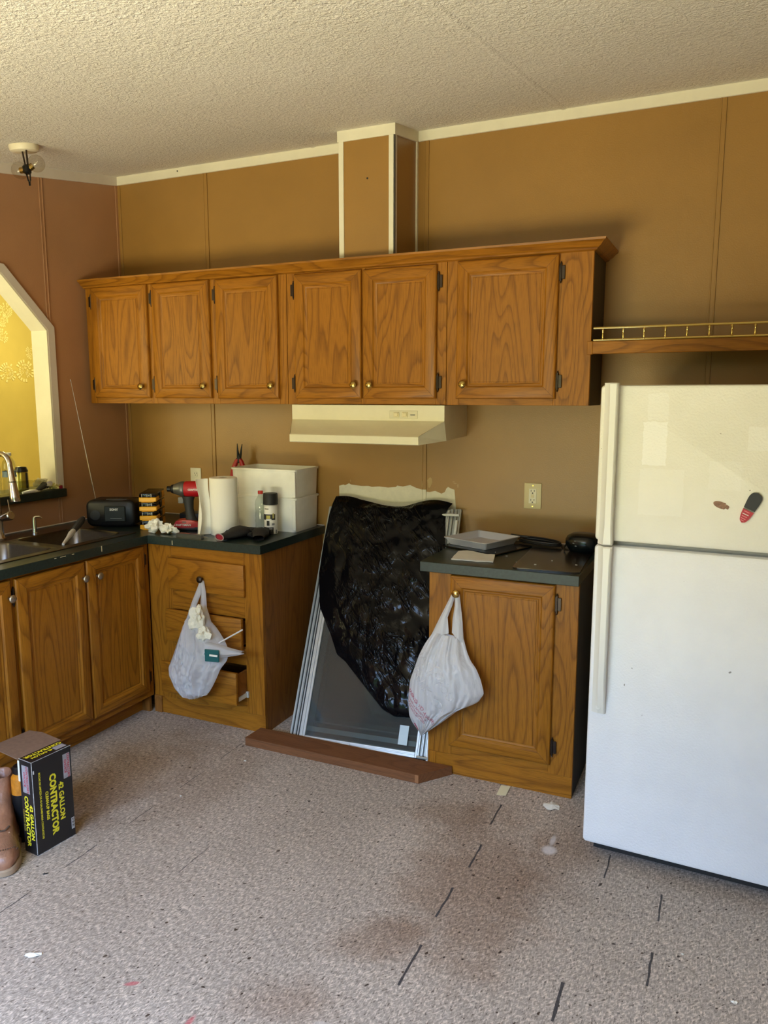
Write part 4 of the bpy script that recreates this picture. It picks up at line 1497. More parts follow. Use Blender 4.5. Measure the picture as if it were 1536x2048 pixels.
# ---- brush lying across the right bowl
br = thing('dish_brush', 'white handled dish brush with dark grip lying across the right sink bowl', 'brush', (.475, -.965, CT + .007))
e0, e1 = Vector((0, 0, 0)), Vector((-.265, .385, .050))
dv = e1 - e0
MB().tube([e0, e0 + dv * .22, e0 + dv * .36, e0 + dv * .46], [.006, .009, .014, .012], 10).build('brush_handle', simple('white_handle', (.62, .62, .60), .4), br)
MB().tube([e0 + dv * .46, e0 + dv * .6, e0 + dv * .85, e0 + dv * .95], [.013, .016, .017, .012], 10).build('rubber_grip', simple('slate_rubber', (.03, .035, .04), .6), br)
MB().tube([e0 + dv * .95, e0 + dv * 1.0], [.007, .006], 8).build('handle_tip', simple('white_handle_b', (.7, .7, .68), .4), br)

# ================================================================ ledge of the pass-through and what stands on it
ld_ = MB().box(-TH - .12, OY0 - .03, 1.058, .034, -.512, 1.100, .003).build('ledge', LAMINATE, None, 'black ledge along the bottom of the wall opening', 'ledge')
LZ = 1.100
bottle('clear upright drink bottle behind the tap', (-.03, -.805, LZ), .205, .033, simple('white_cap', (.75, .73, .68), .4), label_mat=simple('blue_wrapper', (.15, .22, .30), .4))
bottle('clear upright drink bottle at the photo edge behind the tap', (-.045, -.880, LZ), .195, .033, simple('white_cap_b', (.75, .73, .68), .4))
cn = thing('drink_can', 'gold and black drink can standing on the ledge', 'can', (-.055, -.715, LZ), 0)
MB().lathe([(.024, 0), (.031, .008), (.0325, .014), (.0325, .102)], 22).build('can_body', simple('gold_can', (.55, .42, .06), .3, .7), cn)
MB().lathe([(.0325, .100), (.0325, .108), (.026, .122), (.0265, .125), (.024, .124), (.022, .120), (.001, .120)], 22, 0, None, caps=False).build('can_top', simple('black_can_top', (.02, .02, .02), .3, .6), cn)
for k, t in enumerate((-60, 35)):
    vs = []
    for j in range(6):
        q = radians(t - 40 + j * 5)
        vs += [(.0330 * cos(q), .0330 * sin(q), .02), (.0330 * cos(q), .0330 * sin(q), .098)]
    MB().add(vs, [(2 * j, 2 * j + 2, 2 * j + 3, 2 * j + 1) for j in range(5)]).build('can_print', INK_K if k else simple('pale_can_stripe', (.8, .78, .5), .3, .5), cn)
bottle('clear drink bottle lying on its side in front of the can', (-.02, -.790, LZ + .031), .205, .030, simple('white_cap_c', (.72, .70, .74), .4), lay=frame_mat((0, 0, 0), (0, 0, -1), (.1, -1, 0), (.1, 1, 0)))
crumple(.036, 12.2, .7, (1.2, 1.0, .8)).build('crumpled_wrapper', film('clear_wrapper', (.75, .70, .52), .3, .35), None, 'crumpled clear wrapper on the ledge beside the white jamb', 'wrapper', loc=(-.035, -.612, LZ), ang=16)
crumple(.022, 15.2, .7, (1.3, 1.0, .8)).build('crumpled_wrapper', film('yellowish_wrapper', (.70, .62, .22), .3, .1), None, 'small yellow crumpled wrapper next to the red cap', 'wrapper', loc=(-.005, -.562, LZ), ang=16)
MB().lathe([(.015, 0), (.016, .003), (.016, .014), (.013, .017), (.001, .017)], 16, 0, None, caps=False).build('bottle_cap', simple('dark_red_cap', (.25, .005, .03), .4), None, 'dark red bottle cap at the right end of the ledge', 'cap', loc=(.004, -.534, LZ))
MB().tube([(-.03, .055, .020), (-.01, .02, .026), (.012, -.02, .018), (.022, -.06, .006)], [.016, .017, .013, .008], 10).build('dark_cloth', simple('dark_grey_cloth', (.05, .055, .05), .8), None, 'dark grey rag bunched on the ledge front', 'rag', loc=(.0, -.640, LZ))
MB().tube([(0, -.05, .006), (.002, -.01, .008), (.002, .03, .006), (0, .055, .004)], [.006, .009, .008, .003], 8).build('plastic_spoon', simple('white_plastic_spoon', (.75, .74, .68), .4), None, 'white plastic spoon lying on the ledge edge', 'spoon', loc=(.022, -.730, LZ))

# sun dapples on the next room's wall, painted as flat pale rounds
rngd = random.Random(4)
lace = simple('painted_dapple', (.84, .76, .42), .8)  # colour of the painted sun dapples
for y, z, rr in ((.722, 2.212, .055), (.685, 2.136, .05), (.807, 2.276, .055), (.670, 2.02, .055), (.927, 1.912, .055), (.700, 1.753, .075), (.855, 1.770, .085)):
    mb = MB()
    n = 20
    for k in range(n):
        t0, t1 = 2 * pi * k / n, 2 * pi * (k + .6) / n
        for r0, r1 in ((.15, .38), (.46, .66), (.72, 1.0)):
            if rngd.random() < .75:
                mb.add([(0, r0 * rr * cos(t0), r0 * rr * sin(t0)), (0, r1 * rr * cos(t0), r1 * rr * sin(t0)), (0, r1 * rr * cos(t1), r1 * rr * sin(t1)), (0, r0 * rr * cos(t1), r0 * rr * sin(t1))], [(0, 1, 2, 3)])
    mb.build('sun_dapple', lace, wall_far, loc=(-1.797, y, z))

# ================================================================ right worktop
ty = thing('tray', 'shallow white plastic tray on the worktop beside the fridge', 'tray', (2.196, -.180, CT + .009), radians(-21))


def trr(w_, d_, z):
    return [(q[0], q[1], z) for q in rrect(-w_ / 2, -d_ / 2, w_ / 2, d_ / 2, .010, 3)]


MB().loft([trr(.205, .215, 0), trr(.235, .245, .030), trr(.243, .253, .030), trr(.243, .253, .033), trr(.228, .238, .033), trr(.200, .210, .004)], 0, None, True, True).build('tray_shell', TRAYM, ty, ang=30)
MB().box(-.15, -.135, 0, .15, .135, .008, .002).build('glass_board', simple('black_glass_board', (.008, .008, .008), .12), None, 'dark flat board underneath the white tray', 'board', loc=(2.225, -.205, CT), rotz=radians(-21))
nv = [(2.172, -.528), (2.346, -.512), (2.304, -.330), (2.148, -.365)]
mb = MB()
n = 8
top = []
for i in range(n + 1):
    for j in range(n + 1):
        u, v_ = i / n, j / n
        x = (1 - u) * (1 - v_) * nv[0][0] + u * (1 - v_) * nv[1][0] + u * v_ * nv[2][0] + (1 - u) * v_ * nv[3][0]
        y = (1 - u) * (1 - v_) * nv[0][1] + u * (1 - v_) * nv[1][1] + u * v_ * nv[2][1] + (1 - u) * v_ * nv[3][1]
        top.append((x, y, CT + .006 + .004 * sin(u * 7) * v_ + .003 * noise.noise(Vector((u * 4, v_ * 4, 2)))))
mb.add(top, [(i * (n + 1) + j, (i + 1) * (n + 1) + j, (i + 1) * (n + 1) + j + 1, i * (n + 1) + j + 1) for i in range(n) for j in range(n)])
nap = mb.build('paper_napkin', PAPER, None, 'folded white paper towel square lying on the right worktop', 'napkin', ang=60)
md = nap.modifiers.new('thick', 'SOLIDIFY')
md.thickness = .005
md.offset = -1
MB().prism(rrect(-.13, -.215, .13, .215, .025, 4), 'z', 0, .006).build('glass_board', simple('dark_cutting_board', (.022, .016, .012), .18), None, 'large dark glass cutting board at the right worktop edge', 'board', loc=(2.560, -.365, CT), rotz=radians(3))
for x, y, lb in ((2.43, -.46, 'pale crumb on the worktop beside the cutting board left edge'), (2.515, -.50, 'pale crumb at the front of the dark cutting board'),
                (2.665, -.44, 'pale crumb on the right side of the dark cutting board'), (2.56, -.40, 'pale crumb in the middle of the dark cutting board'),
                (2.36, -.36, 'pale crumb on the worktop between napkin and cutting board')):
    MB().box(-.004, -.002, 0, .004, .002, .0015).build('crumb', PAPER, None, lb, 'crumb', 'crumbs on the right worktop', loc=(x, y, CT + (.0062 if x > 2.44 else .0003)), rotz=x * 40)
cd = MB()
pts = []
for k in range(64):
    t = k / 63
    a_ = 2 * pi * 2.4 * t
    pts.append((.105 * cos(a_) * (1 - .12 * t), .042 * sin(a_) * (1 - .1 * t), .007 + .018 * t + .006 * abs(sin(a_ * .5))))
cd.tube(pts, .0048, 7)
cd.tube([pts[0], (.135, -.03, .006), (.165, -.035, .005)], .0048, 7)
cd.tube([pts[-1], (-.10, .02, .030), (-.130, .010, .030), (-.155, .012, .030)], [.005, .006, .008, .009], 8)
cd.build('power_cord', ROPE, None, 'coiled black power cord by the wall beside the white tray', 'cord', loc=(2.440, -.085, CT + .0005), rotz=radians(-14))
ap = thing('waffle_maker', 'small rounded black kitchen appliance against the fridge side', 'appliance', (2.640, -.145, CT + .006), radians(-12))
rings = []
for z, w_, d_, r in ((0, .10, .10, .03), (.012, .125, .12, .05), (.030, .150, .135, .06), (.050, .150, .135, .06), (.066, .135, .122, .055), (.076, .10, .09, .04), (.080, .05, .05, .02)):
    rings.append([(q[0], q[1], z) for q in rrect(-w_ / 2, -d_ / 2, w_ / 2, d_ / 2, r, 5)])
MB().loft(rings, 0, None, True, True).build('appliance_body', simple('black_teal_plastic', (.006, .010, .012), .22), ap, ang=60)
MB().tube([(.07, 0, .045), (.088, 0, .047), (.102, .0, .045)], [.014, .012, .009], 8).build('handle', BLACKP, ap)
for x, z in ((-.012, .052), (-.018, .042), (-.008, .031)):
    MB().sphere((x, -.0668 + abs(x) * .02, z), .004, 8, 5, sc=(1.5, .5, .7)).build('indicator', simple('grey_button', (.25, .26, .26), .3), ap)
MB().tube([(-.07, -.01, .03), (-.075, -.03, .012), (-.06, -.06, .004)], .004, 6).build('cord_stub', ROPE, ap)

# ================================================================ window sashes leaning in the range gap
WA_ = Vector((1.400, -.580, 0))
UX = Vector((.99909, .01892, .038205))
VZ = Vector((-.042634, .443393, .895313))
NY = VZ.cross(UX)                                     # into the wall
WM = frame_mat(WA_, UX, NY, VZ)


def sash(label, x0, x1, y, z0, z1, wl_, wr_, wb, wt_, t=.013, mat=ALU):
    s_ = thing('window_sash', label, 'window sash', (0, 0, 0), 0, 'window sashes leaning in a stack')
    s_.matrix_world = WM

    def prof_bar(a, b, c, d, name):
        m = MB().box(a, y, c, b, y + t, d, .0015)
        m.build(name, mat, s_)
    prof_bar(x0, x0 + wl_, z0, z1, 'stile')
    prof_bar(x1 - wr_, x1, z0, z1, 'stile')
    prof_bar(x0 + wl_, x1 - wr_, z0, z0 + wb, 'rail')
    prof_bar(x0 + wl_, x1 - wr_, z1 - wt_, z1, 'rail')
    # raised beads on the face
    MB().box(x0 + wl_ * .35, y - .003, z0, x0 + wl_ * .6, y, z1, .001).box(x1 - wr_ * .6, y - .003, z0, x1 - wr_ * .35, y, z1, .001).box(x0 + wl_, y - .003, z0 + wb * .45, x1 - wr_, y, z0 + wb * .7, .001).build('bead', mat, s_)
    MB().box(x0 + wl_, y + t * .45, z0 + wb, x1 - wr_, y + t * .55, z1 - wt_).build('pane', GLASS, s_)
    return s_


s1 = sash('front aluminium window sash of the leaning stack', .054, .648, 0, .006, 1.140, .030, .018, .024, .030)
s2 = sash('second aluminium window sash behind the front one', .034, .660, .0150, .008, 1.150, .014, .016, .026, .03)
s3 = sash('third window sash in the leaning stack', .006, .674, .0300, .016, 1.150, .020, .018, .030, .035)
s4 = sash('rearmost window sash against the wall with a pull bar', -.020, .690, .0450, .024, 1.160, .018, .018, .030, .04)
MIDG = simple('dull_sash_metal', (.20, .21, .20), .5, .4)
for s_, y, bars in ((s2, .0150, ((.052, .074), (.092, .100))), (s3, .0300, ((.084, .120), (.140, .150))), (s4, .0450, ((.135, .172), (.190, .198), (.215, .250)))):
    for z0, z1 in bars:
        MB().box(.07, y, z0, .64, y + .012, z1, .001).build('track_bar', MIDG if z1 - z0 < .012 else ALU, s_)
STRIP = simple('black_shade_strip', (.010, .010, .010), .6)  # dark strips paint in the shade between the sash frames
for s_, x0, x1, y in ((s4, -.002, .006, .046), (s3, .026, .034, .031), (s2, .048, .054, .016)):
    MB().box(x0, y - .012, .02, x1, y, 1.13).build('shade_strip', STRIP, s_)
MB().box(.075, .016, .06, .112, .028, 1.12, .001).build('inner_stile', MIDG, s2)
MB().box(.118, .031, .12, .132, .042, 1.12, .001).build('inner_stile', MIDG, s3)
MB().box(.150, .046, .17, .158, .056, 1.12, .001).build('inner_stile', MIDG, s4)
MB().box(.545, -.0008, .052, .588, .0002, .135).build('paper_sticker', simple('pale_blue_sticker', (.52, .62, .66), .6), s1, 'pale blue paper sticker')
MB().box(.270, -.006, .010, .318, -.0005, .024, .001).build('sash_clip', ALUW, s1, 'white plastic clip')
MB().tube([(.600, -.006, 1.112), (.655, -.010, 1.112), (.700, -.008, 1.112)], [.004, .007, .006], 8).build('pull_bar', ALUW, s4, 'white pull bar')
MB().box(.683, -.004, .0, .694, .012, 1.09, .002).build('side_track', ALUW, s4)
MB().tube([(.640, -.004, .012), (.690, -.004, .012)], .006, 8).build('corner_latch', ALU, s4)

# ---- black bag draped over the sashes
LB = [(.030, 1.188), (.016, 1.10), (.012, .967), (.016, .79), (.052, .627), (.135, .50), (.185, .41), (.235, .381), (.375, .257), (.455, .189), (.515, .166)]
RB = [(.655, 1.168), (.628, 1.114), (.640, 1.04), (.655, .92), (.672, .80), (.680, .65), (.680, .50), (.680, .40), (.676, .30), (.64, .215), (.595, .172)]


def samp(pl, t):
    n = len(pl) - 1
    f = min(t * n, n - 1e-6)
    i = int(f)
    a_, b_ = pl[i], pl[i + 1]
    return (a_[0] + (b_[0] - a_[0]) * (f - i), a_[1] + (b_[1] - a_[1]) * (f - i))


nr, nc = 84, 64
vs, fs = [], []
for i in range(nr + 1):
    t = i / nr
    L_, R2 = samp(LB, t), samp(RB, t)
    for j in range(nc + 1):
        s_ = j / nc
        x = L_[0] + (R2[0] - L_[0]) * s_
        z = L_[1] + (R2[1] - L_[1]) * s_
        if t < .05:
            z += .012 * sin(s_ * 9) + .014 * max(0, sin((s_ - .62) * 8)) - .012 * sin(pi * s_)
        ed = min(s_, 1 - s_, (1 - t) * 1.2) * 9
        ed = 1 - math.exp(-ed * 1.4)
        w1 = abs(noise.noise(Vector((x * 9 + z * 3, z * 6 - x * 3, 1.7))))
        w2 = abs(noise.noise(Vector((x * 22 - z * 6, z * 15 + x * 8, 4.1))))
        w3 = noise.noise(Vector((x * 45, z * 38, 9.0)))
        out = .004 + ed * (.014 + .022 * sin(pi * s_) * min(1, t * 3) + .022 * (w1 - .12) + .010 * (w2 - .12) + .002 * w3)
        # top edge rolls back over the sash head
        back = 0
        if t < .06:
            back = (.06 - t) / .06
        y = -max(out, .002) * (1 - back) + back * .006
        p_ = WM @ Vector((x, y - .003 * (1 - back), z))
        p_.y = min(p_.y, -.010)
        vs.append(p_)
for i in range(nr):
    for j in range(nc):
        a_ = i * (nc + 1) + j
        fs.append((a_, a_ + 1, a_ + nc + 2, a_ + nc + 1))
tb = MB().add(vs, fs).build('trash_bag', BAGK, None, 'shiny black plastic trash bag draped over the leaning window sashes', 'bag', ang=70)
md = tb.modifiers.new('thick', 'SOLIDIFY')
md.thickness = .0015

# ---- plank on the floor in front
pk = thing('wood_plank', 'brown stained wooden plank lying on the floor before the sashes', 'plank', (1.258, -.716, 0))
MB().prism([(0, 0), (.850, 0), (.950, .130), (.006, .118)], 'z', .001, .039).build('plank_board', LUMBER, pk)
MB().box(.835, -.0008, .003, .8505, .0, .037).build('end_grain', simple('sawn_end', (.30, .13, .05), .7), pk)

# ================================================================ grocery bags


def bag(name, label, rows, mat, depth, seed, bottoms=True, fold=.015):
    root = thing(name, label, 'bag', (0, 0, 0), 0, None)
    # refine the rows
    R2 = []
    for i in range(len(rows) - 1):
        a_, b_ = rows[i], rows[i + 1]
        for k in range(5):
            u = k / 5
            R2.append(tuple(a_[q] + (b_[q] - a_[q]) * u for q in range(5)))
    R2.append(rows[-1])
    # smooth
    for _ in range(1):
        R2 = [R2[0]] + [tuple((R2[i - 1][q] + 2 * R2[i][q] + R2[i + 1][q]) / 4 for q in range(5)) for i in range(1, len(R2) - 1)] + [R2[-1]]
    n = 64
    rings = []
    N_ = len(R2)
    for i, (y, lx, lz, rx, rz) in enumerate(R2):
        t = i / (N_ - 1)
        dp = depth(t)
        ring = []
        for k in range(n):                      # front, left to right
            s_ = k / n
            x, z = lx + (rx - lx) * s_, lz + (rz - lz) * s_
            b = sin(pi * s_) ** .75
            wv = fold * (noise.noise(Vector((s_ * 7 + seed, z * 5, seed))) + .8 * abs(noise.noise(Vector((s_ * 15 + z * 2, z * 5 + s_ * 5, seed + 3)))) + .45 * noise.noise(Vector((x * 60, z * 60, seed))))
            ring.append((x, y - dp * .55 * b - wv * min(1, b * 1.6), z))
        for k in range(n // 2):                 # back, right to left
            s_ = 1 - k / (n // 2)
            x, z = lx + (rx - lx) * s_, lz + (rz - lz) * s_
            b = sin(pi * min(max(s_, 0), 1)) ** .75
            ring.append((x, y + dp * .30 * b + .001, z))
        rings.append(ring)
    mb = MB().loft(rings, 0, None, False, bottoms)
    ob = mb.build('bag_body', mat, root, ang=60)
    bvh = BVHTree.FromPolygons([Vector(q) for q in mb.v], mb.f)
    return root, ob, bvh


def strap(root, rows, mat, seed, curve=.010):
    n = 10
    rings = []
    R2 = []
    for i in range(len(rows) - 1):
        for k in range(5):
            u = k / 5
            R2.append(tuple(rows[i][q] + (rows[i + 1][q] - rows[i][q]) * u for q in range(5)))
    R2.append(rows[-1])
    for y, lx, lz, rx, rz in R2:
        front, back = [], []
        for k in range(n + 1):
            s_ = k / n
            x, z = lx + (rx - lx) * s_, lz + (rz - lz) * s_
            b = sin(pi * s_)
            f = .004 * noise.noise(Vector((s_ * 5, z * 12, seed)))
            front.append((x, y - curve * b - f, z))
            back.append((x, y - curve * b * .4 + .002 + f * .3, z))
        rings.append(front + back[::-1])
    return MB().loft(rings, 0, None, True, True).build('handle_strap', mat, root, ang=60)


def drape(bvh, body, size, x, z, ang, mat, parent, bold=0.0, wide=1.0, lift=.0012):
    vs, fs = text_geo(body, size, bold, 'CENTER', 1.0, wide)
    ca_, sa = cos(ang), sin(ang)
    out, ok = [], True
    for q in vs:
        px, pz = x + q[0] * ca_ - q[1] * sa, z + q[0] * sa + q[1] * ca_
        hit = bvh.ray_cast(Vector((px, -2, pz)), Vector((0, 1, 0)))
        if hit[0] is None:
            out.append(None)
        else:
            out.append(hit[0] + Vector((0, -lift, 0)))
    keep = [f for f in fs if all(out[i] is not None for i in f)]
    use = sorted({i for f in keep for i in f})
    if not use:
        return None
    mp_ = {i: k for k, i in enumerate(use)}
    me = bpy.data.meshes.new('lettering')
    me.from_pydata([out[i] for i in use], [], [tuple(mp_[i] for i in f) for f in keep])
    me.materials.append(mat)
    return link(bpy.data.objects.new('lettering', me), parent)


rowsR = [(-0.630, 2.138, 0.632, 2.265, 0.615), (-0.640, 2.103, 0.577, 2.284, 0.564), (-0.650, 2.081, 0.528, 2.302, 0.535), (-0.660, 2.064, 0.469, 2.329, 0.509),
         (-0.665, 2.048, 0.421, 2.350, 0.468), (-0.665, 2.040, 0.332, 2.365, 0.413), (-0.660, 2.043, 0.265, 2.338, 0.369), (-0.655, 2.054, 0.235, 2.259, 0.324),
         (-0.650, 2.075, 0.206, 2.176, 0.247), (-0.645, 2.089, 0.182, 2.109, 0.190)]
bR, bRo, bvh = bag('grocery_bag', 'white printed grocery bag hanging from the knob of the tall right door', rowsR, BAGW, lambda t: .018 + .070 * sin(pi * min(1, t * 1.05)) ** .8, 2.0)
strap(bR, [(-0.606, 2.205, 0.792, 2.222, 0.793), (-0.612, 2.178, 0.730, 2.208, 0.740), (-0.620, 2.156, 0.682, 2.192, 0.692), (-0.633, 2.125, 0.610, 2.203, 0.630)], BAGW, 1.0)
strap(bR, [(-0.606, 2.218, 0.793, 2.237, 0.790), (-0.612, 2.219, 0.741, 2.246, 0.738), (-0.620, 2.214, 0.689, 2.256, 0.679), (-0.633, 2.216, 0.635, 2.267, 0.598)], BAGW, 4.0)
FAINT = simple('faint_bag_print', (.62, .60, .60), .5)
REDP = simple('faded_red_print', (.50, .20, .24), .5)
for tx, x, z, sz in (('THANK', 2.115, .520, .050), ('YOU', 2.190, .475, .048), ('THANK', 2.090, .455, .046), ('YOU', 2.215, .420, .046), ('THANK YOU', 2.140, .410, .044)):
    drape(bvh, tx, sz, x, z, radians(-52), FAINT, bRo, .0004)
drape(bvh, 'WARNING: TO AVOID', .021, 2.092, .335, radians(-48), REDP, bRo, .0008)
drape(bvh, 'DANGER OF SUFFOCATION', .010, 2.085, .312, radians(-46), REDP, bRo, .0003)
drape(bvh, 'KEEP AWAY FROM CHILDREN', .009, 2.080, .298, radians(-46), REDP, bRo, .0003)
drape(bvh, 'THIS BAG IS NOT A TOY', .009, 2.078, .285, radians(-46), REDP, bRo, .0003)
MB().add([(2.072, -.715, .232), (2.080, -.715, .236), (2.097, -.715, .212), (2.090, -.715, .208)], [(0, 1, 2, 3)])
vsq = []
for (x, z) in ((2.066, .238), (2.074, .242), (2.082, .226), (2.090, .211), (2.082, .207), (2.074, .221)):
    h_ = bvh.ray_cast(Vector((x, -2, z)), Vector((0, 1, 0)))
    vsq.append(h_[0] + Vector((0, -.0015, 0)) if h_[0] else Vector((x, -.665, z)))
MB().add(vsq, [(0, 1, 2, 5), (5, 2, 3, 4)]).build('red_bar_print', simple('red_bar', (.45, .04, .09), .5), bRo)

rowsL = [(-0.645, 0.932, 0.577, 1.014, 0.586), (-0.655, 0.910, 0.547, 1.037, 0.544), (-0.668, 0.889, 0.504, 1.082, 0.522), (-0.700, 0.879, 0.432, 1.149, 0.478),
         (-0.720, 0.863, 0.362, 1.186, 0.440), (-0.745, 0.861, 0.325, 1.191, 0.403), (-0.765, 0.880, 0.296, 1.168, 0.366), (-0.77, 0.900, 0.273, 1.150, 0.323),
         (-0.77, 0.910, 0.243, 1.128, 0.283), (-0.765, 0.938, 0.209, 1.100, 0.243), (-0.755, 0.980, 0.196, 1.050, 0.211)]
bL, bLo, bvl = bag('grocery_bag', 'white plastic trash-filled bag hanging from the top drawer knob', rowsL, BAGC, lambda t: .012 + .115 * sin(pi * min(1, .12 + t * .85)) ** .8, 6.0, fold=.024)
strap(bL, [(-0.603, 0.946, 0.716, 0.963, 0.718), (-0.612, 0.931, 0.672, 0.956, 0.655), (-0.628, 0.912, 0.611, 0.938, 0.597), (-0.650, 0.892, 0.528, 0.950, 0.560)], BAGC, 2.0)
strap(bL, [(-0.603, 0.950, 0.718, 0.968, 0.717), (-0.612, 0.958, 0.656, 0.984, 0.660), (-0.628, 0.965, 0.604, 0.999, 0.596), (-0.650, 0.972, 0.570, 1.040, 0.535)], BAGC, 5.0)
# open corner of the bag that sticks out to the right
lip = []
for t in range(7):
    u = t / 6
    a_ = Vector((1.095, -.755, .470)).lerp(Vector((1.283, -.760, .470)), u)
    hgt = .075 * (1 - u) + .012 * u
    ring = []
    for k in range(16):
        th = 2 * pi * k / 16
        ring.append((a_.x + .01 * sin(th * 3 + u), a_.y - .032 * (1 - u * .6) * cos(th) + .004 * sin(5 * th), a_.z - .030 * (1 - u) + hgt * .55 * sin(th) - .012 * u))
    lip.append(ring)
MB().loft(lip, 0, None, False, False).build('open_corner', BAGC, bLo, ang=70)
# things stuffed in the bag
TISS = simple('crumpled_tissue', (.78, .73, .58), .85, var=.12, vscale=40)
crumple(.050, 3.3, .7, (.85, .7, 1.2)).build('crumpled_tissue', TISS, None, 'crumpled cream tissue sticking out of the left hanging bag top', 'tissue', loc=(1.000, -.705, .500), ang=18)
crumple(.040, 8.3, .7, (1.0, .7, .9)).build('crumpled_tissue', TISS, None, 'smaller crumpled tissue lower in the left hanging bag', 'tissue', loc=(1.062, -.735, .462), ang=18)
MB().box(-.034, -.004, -.028, .034, .004, .028, .002).box(-.034, -.0045, .004, .034, .0042, .010).build('carton_piece', TEAL, None, 'dark teal carton piece in the open corner of the left bag', 'carton', loc=(1.150, -.797, .437), rotz=.2)
MB().box(-.020, -.002, -.004, .020, .002, .004).build('white_card', PAPER, None, 'white folded card in the open corner of the left bag', 'card', loc=(1.165, -.806, .442), rotz=.1)
MB().tube([(-.075, 0, -.045), (.055, 0, .033), (.066, -.004, .040)], .0035, 8).build('drinking_straw', simple('white_straw', (.75, .72, .70), .4), None, 'white drinking straw poking out of the left hanging bag', 'straw', loc=(1.200, -.722, .511))
rings = []
for z, rr in ((0, .060), (.004, .074), (.035, .086), (.052, .088), (.053, .085), (.01, .07)):
    rings.append([(rr * cos(2 * pi * k / 24), rr * .55 * sin(2 * pi * k / 24), z) for k in range(24)])
MB().loft(rings, 0, None, True, True).build('foam_bowl', simple('white_foam', (.82, .82, .84), .5), None, 'white foam bowl showing through the bottom of the left bag', 'bowl', loc=(1.015, -.752, .222), ang=50).scale = (.88, .8, .9)

# ================================================================ carton of contractor bags, boot, bottle
bxr = thing('bag_carton', 'black and yellow carton of contractor clean-up bags standing on the floor', 'box', (1.028, -1.722, .0), -.096)
BW, BD, BHH = .068, .157, .344
mb = MB()
mb.box(0, 0, .0005, BW, BD, BHH, .0015)
mb.build('carton_box', CARTON, bxr)
wear = simple('worn_white_edge', (.45, .45, .45), .8, var=.5, vscale=60)
MB().box(BW - .0012, -.0005, .006, BW + .0006, .0012, BHH).box(BW - .0008, 0, BHH - .0005, BW + .0006, BD, BHH + .001).box(.0, -.0006, BHH - .0005, BW, .0008, BHH + .001).box(BW - .001, 0, 0, BW + .0008, BD, .0018).build('worn_edge', wear, bxr)
MR = lambda y, z: frame_mat((BW, y, z), (0, 0, -1), (0, 1, 0), (1, 0, 0))
lettering('42 GALLON', .0265, MR(.1075, .157), INK_Y, bxr, .0010, wide=1.02)
lettering('CONTRACTOR', .0340, MR(.0760, .160), INK_Y, bxr, .0017, wide=.95)
lettering('CLEAN-UP BAGS', .0150, MR(.0505, .165), INK_Y, bxr, .0006, wide=.95)
lettering('BOLSAS DE LIMPIEZA DE 42 GALONES PARA CONTRATISTAS', .0098, MR(.0265, .175), INK_Y, bxr, .0003, wide=.92)
sl_ = MB().box(BW - .0005, .122, .232, BW + .0006, .150, .322).build('silver_panel', SILVER, bxr)
lettering("CONTRACTOR'S", .0125, MR(.142, .277), INK_R, sl_, .0004, wide=.95, lift=.0012)
lettering('CHOICE', .0125, MR(.130, .277), INK_R, sl_, .0004, wide=1.1, lift=.0012)
MB().box(BW - .0005, .004, .300, BW + .0005, .008, .312).build('white_tick', INK_W, bxr)
bcode = MB().box(BW - .0005, .142, .030, BW + .0005, .154, .072).build('barcode_panel', INK_W, bxr)
for k in range(9):
    MB().box(BW + .0004, .143, .033 + .0042 * k, BW + .0009, .153, .0345 + .0042 * k + .0008 * (k % 3)).build('bar', INK_K, bcode)
MF = lambda x, z: frame_mat((x, 0, z), (0, 0, -1), (1, 0, 0), (0, -1, 0))
sf = MB().box(.014, -.0006, .225, .050, .0005, .325).build('silver_panel', SILVER, bxr)
lettering("CONTRACTOR'S", .0135, MF(.040, .275), INK_R, sf, .0004, wide=.95, lift=.0012)
lettering('CHOICE', .0135, MF(.026, .275), INK_R, sf, .0004, wide=1.1, lift=.0012)
lettering('42 GALLON', .0225, MF(.051, .120), INK_Y, bxr, .0009, wide=1.1)
lettering('CONTRACTOR', .0270, MF(.027, .120), INK_Y, bxr, .0011, wide=1.0)
lettering('CLEAN-UP BAGS', .011, MF(.010, .120), simple('dim_yellow_print', (.30, .22, .03), .5), bxr, .0004)
MT = lambda x, y: frame_mat((x, y, BHH), (0, -1, 0), (1, 0, 0), (0, 0, 1))
lettering('42 GALLON', .0165, MT(.040, .062), INK_Y, bxr, .0006, wide=.95, lift=.0012)
lettering('CONTRACTOR', .0215, MT(.018, .082), INK_Y, bxr, .0009, wide=.98, lift=.0012)
MB().box(.030, .108, BHH - .0005, .056, .150, BHH + .0008).build('silver_panel', SILVER, bxr)
MB().prism([(0, BHH - .003), (0, BHH), (-.100, BHH + .006), (-.178, BHH - .004), (-.178, BHH - .007), (-.100, BHH + .003)], 'y', -.004, BD + .012).build('lid_flap', CARDB, bxr, 'brown unprinted lid flap folded back')
MB().box(-.003, -.004, .262, .006, -.0008, .338, .001).build('torn_edge', PAPER, bxr, 'torn white edge')

# boot
bo = thing('work_boot', 'brown leather work boot standing at the left edge beside the carton', 'boot', (.980, -1.766, 0), math.atan2(-.64, .77))


def slice_(x0, x1, hw, z, n=30, toe=2.6):
    out = []
    cx = x0 + (x1 - x0) * .46
    for k in range(n):
        t = 2 * pi * k / n
        c_, s_ = cos(t), sin(t)
        ax = (x1 - cx) if c_ > 0 else (cx - x0)
        px_ = math.copysign(abs(c_) ** (2 / toe), c_) * ax
        waist = 1 - .16 * math.exp(-((cx + px_ - .0) / .045) ** 2) if x1 - x0 > .18 else 1
        out.append((cx + px_, math.copysign(abs(s_) ** (2 / toe), s_) * hw * waist, z))
    return out


